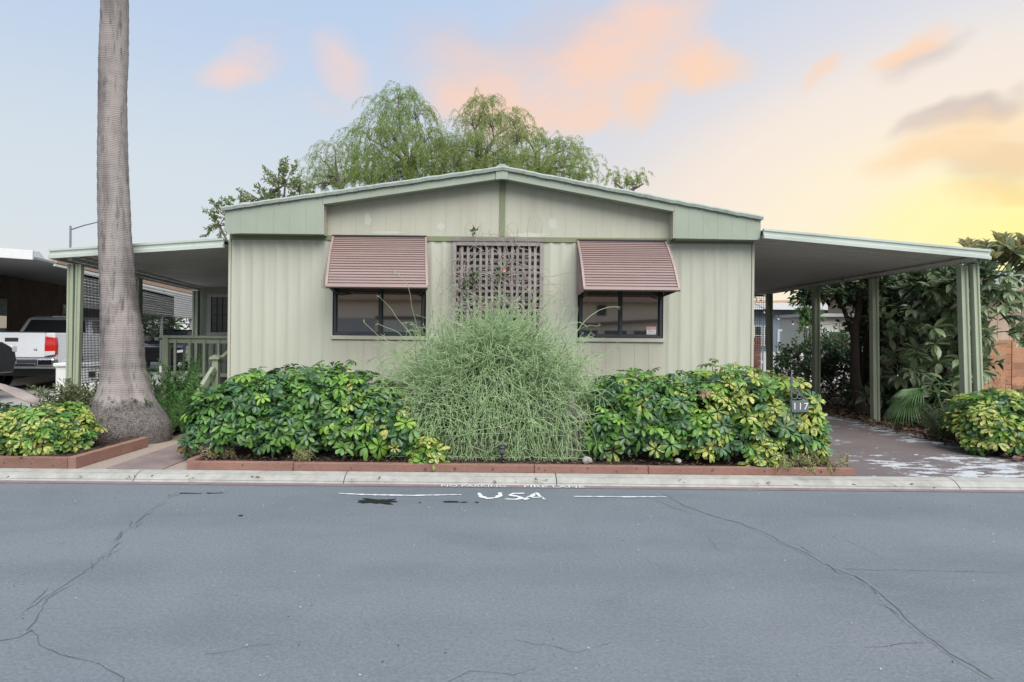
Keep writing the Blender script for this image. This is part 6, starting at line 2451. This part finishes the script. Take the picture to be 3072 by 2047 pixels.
def wheel(parent, x, y, z, r, side, w=0.26):
    """side: +1 the outer face looks to +x, -1 to -x (local frame, axle along x)"""
    n = 28
    prof = [(r * .66, -w / 2), (r * .93, -w / 2), (r, -w * .32), (r, w * .32), (r * .93, w / 2), (r * .66, w / 2)]
    vs, fs = [], []
    for (rr_, t) in prof:
        for k in range(n):
            a = 2 * math.pi * k / n
            vs.append((x + t, y + rr_ * math.cos(a), z + rr_ * math.sin(a)))
    for i in range(len(prof) - 1):
        for k in range(n):
            a, b = i * n + k, i * n + (k + 1) % n
            fs.append((a, a + n, b + n, b))
    wh = MB().add(vs, fs).build('wheel', M['tyre'], parent, smooth=False, local=True)
    # rim: dish + six spokes
    m = MB()
    xo = x + side * w * .42
    ring = [(r * .66, xo), (r * .60, xo + side * .008), (r * .55, xo - side * .05)]
    vs, fs = [], []
    for (rr_, t) in ring:
        for k in range(n):
            a = 2 * math.pi * k / n
            vs.append((t, y + rr_ * math.cos(a), z + rr_ * math.sin(a)))
    for i in range(len(ring) - 1):
        for k in range(n):
            a, b = i * n + k, i * n + (k + 1) % n
            fs.append((a, a + n, b + n, b))
    m.add(vs, fs)
    for k in range(6):
        a = 2 * math.pi * k / 6 + .2
        p0 = Vector((xo - side * .012, y + .06 * math.cos(a), z + .06 * math.sin(a)))
        p1 = Vector((xo - side * .004, y + r * .6 * math.cos(a), z + r * .6 * math.sin(a)))
        m.bar(p0, p1, .075, .03, (1, 0, 0))
    m.tube([(xo - side * .03, y, z), (xo, y, z)], r * .2, 12)
    m.build('rim', M['alloy'], wh, local=True)
    d = MB()
    d.tube([(xo - side * .08, y, z), (xo - side * .06, y, z)], r * .62, 20)
    d.build('brake_disc', M['plastic'], wh, local=True)


def body_prism(prof, x0, x1, tuck=0.0):
    """side profile (y,z) swept across, ends pulled in toward the top"""
    n = len(prof)
    vs = []
    zs = [p[1] for p in prof]
    zlo, zhi = min(zs), max(zs)
    for x, s in ((x0, 1), (x1, -1)):
        for (y, z) in prof:
            t = (z - zlo) / (zhi - zlo)
            vs.append((x + s * tuck * t ** 2, y, z))
    fs = [tuple(range(n)), tuple(range(2 * n - 1, n - 1, -1))] + [(i, n + i, n + (i + 1) % n, (i + 1) % n) for i in range(n)]
    return MB().add(vs, fs)


def arch(cy, cz, r, z0, n=10):
    """wheel opening, from front to back along the sill"""
    a0 = math.asin(max(-1, min(1, (z0 - cz) / r)))
    return [(cy + r * math.cos(a), cz + r * math.sin(a)) for a in [a0 + (math.pi - 2 * a0) * k / n for k in range(n + 1)]]


def pickup(name, label, loc, rz, paint, bed_len=1.75, group='cars parked in the neighbouring drive'):
    """local: tail at y=0 facing -y, nose toward +y, right side at +x"""
    root = empty(name, loc, rz, label, 'pickup truck', group)
    W = .93
    L = 5.35
    r1, r2 = .98, 4.35
    wr = .385
    sill = .50
    prof = [(0.02, sill + .05)] + list(reversed([(y, z) for y, z in arch(r1, .42, .50, sill)])) + list(reversed([(y, z) for y, z in arch(r2, .42, .50, sill)])) + \
           [(L - .1, sill), (L, .75), (L - .05, 1.0), (L - .35, 1.14), (3.75, 1.22), (3.55, 1.24), (bed_len, 1.30), (bed_len - .02, 1.38), (.03, 1.38)]
    body_prism(prof, -W, W, .04).build('body', M[paint], root, local=True, bevel=.03)
    # bed well and tail
    MB().box(-.80, .80, .12, bed_len - .12, 1.381, 1.386).build('bed_floor', M['plastic'], root, local=True)
    tg = MB().box(-.70, .70, -.012, .02, .80, 1.385).build('tailgate', M[paint], root, local=True, bevel=.018)
    MB().box(-.70, .70, -.02, .10, 1.387, 1.405).build('tailgate_cap', M['plastic'], tg, local=True)
    MB().box(-.14, .14, -.02, -.0125, 1.17, 1.26).build('handle', M['plastic'], tg, local=True, bevel=.006)
    me = text_mesh('V6', .075, M['plastic'], .003)
    o = link_mesh('badge', me, tg, local=True)
    o.location = (.50, -.016, .98)
    o.rotation_euler = (R(90), 0, 0)
    for s in (-1, 1):
        m = MB().prism([(s * .705, .82), (s * .935, .86), (s * .945, 1.10), (s * .925, 1.27), (s * .72, 1.30), (s * .70, 1.1)], 'y', -.035, .09)
        tl = m.build('tail_light', M['red'], root, local=True, bevel=.012)
        MB().prism([(s * .71, .84), (s * .925, .875), (s * .93, .955), (s * .712, .95)], 'y', -.048, -.0355).build('reverse_lens', M['clear'], tl, local=True)
        MB().box(min(s * .58, s * .95), max(s * .58, s * .95), -.14, .10, .60, .79).build('bumper_corner', M['chrome'], root, local=True, bevel=.04)
    bm_ = MB().box(-.578, .578, -.12, .05, .62, .76).build('rear_bumper', M['plastic'], root, local=True, bevel=.02)
    MB().box(-.56, .56, -.135, -.121, .61, .665).build('bumper_bar', M['chrome'], bm_, local=True, bevel=.005)
    MB().box(-.16, .16, -.13, -.1205, .67, .745).build('number_plate', M['offwhite'], bm_, local=True)
    # cab: lofted in three levels
    def ring(y0, y1, hw, z):
        return [(-hw, y0, z), (hw, y0, z), (hw, y1, z), (-hw, y1, z)]
    b0, b1 = bed_len + .02, 3.85
    levels = [ring(b0, b1, .90, 1.24), ring(b0 + .05, b1 - .05, .88, 1.32), ring(b0 + .28, b1 - .68, .74, 1.74), ring(b0 + .45, b1 - .85, .68, 1.80)]
    vs, fs = [], []
    for lv in levels:
        vs += lv
    for i in range(3):
        for k in range(4):
            a, b = 4 * i + k, 4 * i + (k + 1) % 4
            fs.append((a, b, b + 4, a + 4))
    fs.append((12, 13, 14, 15))
    cab = MB().add(vs, fs).build('cab', M[paint], root, local=True, bevel=.045)
    def pane(q, name='window'):
        n_ = (Vector(q[1]) - Vector(q[0])).cross(Vector(q[3]) - Vector(q[0])).normalized() * .006
        q2 = [tuple(Vector(p) + n_) for p in q]
        q3 = [tuple(Vector(p) - n_ * 3) for p in q]
        MB().add(q2 + q3, [(0, 1, 2, 3), (7, 6, 5, 4), (0, 4, 5, 1), (1, 5, 6, 2), (2, 6, 7, 3), (3, 7, 4, 0)]).build(name, M['carglass'], cab, local=True)
    def lerp_ring(t):
        a, b = levels[1], levels[2]
        return [Vector(p).lerp(Vector(q), t) for p, q in zip(a, b)]
    lo, hi = lerp_ring(.10), lerp_ring(.92)
    def side(i, j, s0, s1, name='window'):
        pane([lo[i].lerp(lo[j], s0), lo[i].lerp(lo[j], s1), hi[i].lerp(hi[j], s1), hi[i].lerp(hi[j], s0)], name)
    side(0, 1, .07, .93, 'rear_window')
    side(2, 3, .06, .94, 'windscreen')
    for i, j in ((1, 2), (3, 0)):
        side(i, j, .08, .44)
        side(i, j, .50, .93)
    MB().prism([(-.17, 1.775), (.17, 1.775), (.15, 1.815), (-.15, 1.815)], 'y', b0 + .30, b0 + .42).build('brake_lamp', M['clear'], cab, local=True)
    for s in (-1, 1):
        MB().box(min(s * .93, s * 1.13), max(s * .93, s * 1.13), 3.32, 3.40, 1.22, 1.40).build('mirror', M['plastic'], root, local=True, bevel=.02)
        MB().box(min(s * .60, s * .92), max(s * .60, s * .92), L - .14, L + .01, .92, 1.06).build('headlight', M['clear'], root, local=True, bevel=.02)
        for wy in (r1, r2):
            wheel(root, s * .80, wy, .42 - .03, wr, s)
    MB().box(-.5, .5, L - .03, L + .02, .72, 1.0).build('grille', M['plastic'], root, local=True)
    MB().box(-.75, .75, .3, L - .3, .36, .62).build('underbody', M['plastic'], root, local=True)
    return root


M['carglass'] = mat('car_glass', (0.015, 0.018, 0.022), 0.06, 0.0, spec=.9, ior=1.9)
c = at(128, 862, 14.8)
rz = math.atan2(.16, 1)
pk = pickup('pickup_truck', 'white pickup truck seen from behind in the neighbouring drive', (0, 0, ZY), rz, 'carwhite')
# put its right rear corner where it stands
corner = Vector((.93, 0, 0))
corner.rotate(Euler((0, 0, rz)))
pk.location = (c.x - corner.x, 14.8 - corner.y, ZY)
# black truck: parked nearer the street, nose away, mostly out of the frame
bt = pickup('pickup_truck', 'black pickup truck whose front wheel shows at the left edge', (-10.15 - .93, 13.42 - 5.35, ZY + .05), 0.0, 'carblack')


def sedan():
    p = at(362, 800, 22.0)
    root = empty('parked_car', (p.x, 22.0, ZY), .12, 'black car facing the street beyond the porch railing', 'car', 'cars parked in the neighbouring drive')
    W = .9
    prof = [(0, .38)] + [(.02, .72), (.35, .86), (1.05, .98), (3.6, 1.02), (4.4, .95), (4.45, .45)] + [(y, z) for y, z in arch(3.6, .34, .37, .32)] + [(y, z) for y, z in arch(.85, .34, .37, .32)]
    body_prism(prof, -W, W, .08).build('body', M['carblack'], root, local=True, bevel=.05)
    def ring(y0, y1, hw, z):
        return [(-hw, y0, z), (hw, y0, z), (hw, y1, z), (-hw, y1, z)]
    lv = [ring(1.0, 3.9, .80, .98), ring(1.75, 3.3, .62, 1.42), ring(1.95, 3.1, .56, 1.46)]
    vs = sum(lv, [])
    fs = [(4 * i + k, 4 * i + (k + 1) % 4, 4 * i + 4 + (k + 1) % 4, 4 * i + 4 + k) for i in range(2) for k in range(4)] + [(8, 9, 10, 11)]
    cab = MB().add(vs, fs).build('cab', M['carglass'], root, local=True, bevel=.04)
    MB().prism([(-.58, 1.455), (.58, 1.455), (.54, 1.49), (-.54, 1.49)], 'y', 1.9, 3.15).build('roof', M['carblack'], cab, local=True, bevel=.015)
    for s in (-1, 1):
        MB().prism([(s * .50, .66), (s * .84, .70), (s * .82, .79), (s * .52, .74)], 'y', -.01, .12).build('headlight', M['clear'], root, local=True, bevel=.01)
        MB().box(min(s * .86, s * 1.02), max(s * .86, s * 1.02), 1.35, 1.42, .98, 1.08).build('mirror', M['carblack'], root, local=True, bevel=.02)
        for wy in (.85, 3.6):
            wheel(root, s * .78, wy, .34, .32, s, .2)
    MB().box(-.42, .42, -.015, .03, .45, .66).build('grille', M['plastic'], root, local=True)


sedan()


def white_chest():
    p = at(212, 850, 11.6)
    root = empty('storage_chest', (p.x, 11.6, ZY), .15, 'white storage chest behind the mesh screen between post and palm', 'storage box')
    MB().box(-.62, .62, 0, .6, .02, .78).build('box', M['white'], root, local=True, bevel=.02)
    MB().box(-.65, .65, -.03, .63, .785, .85).build('lid', M['white'], root, local=True, bevel=.015)
    MB().box(-.05, .05, -.02, -.001, .60, .70).build('latch', M['plastic'], root, local=True)


white_chest()
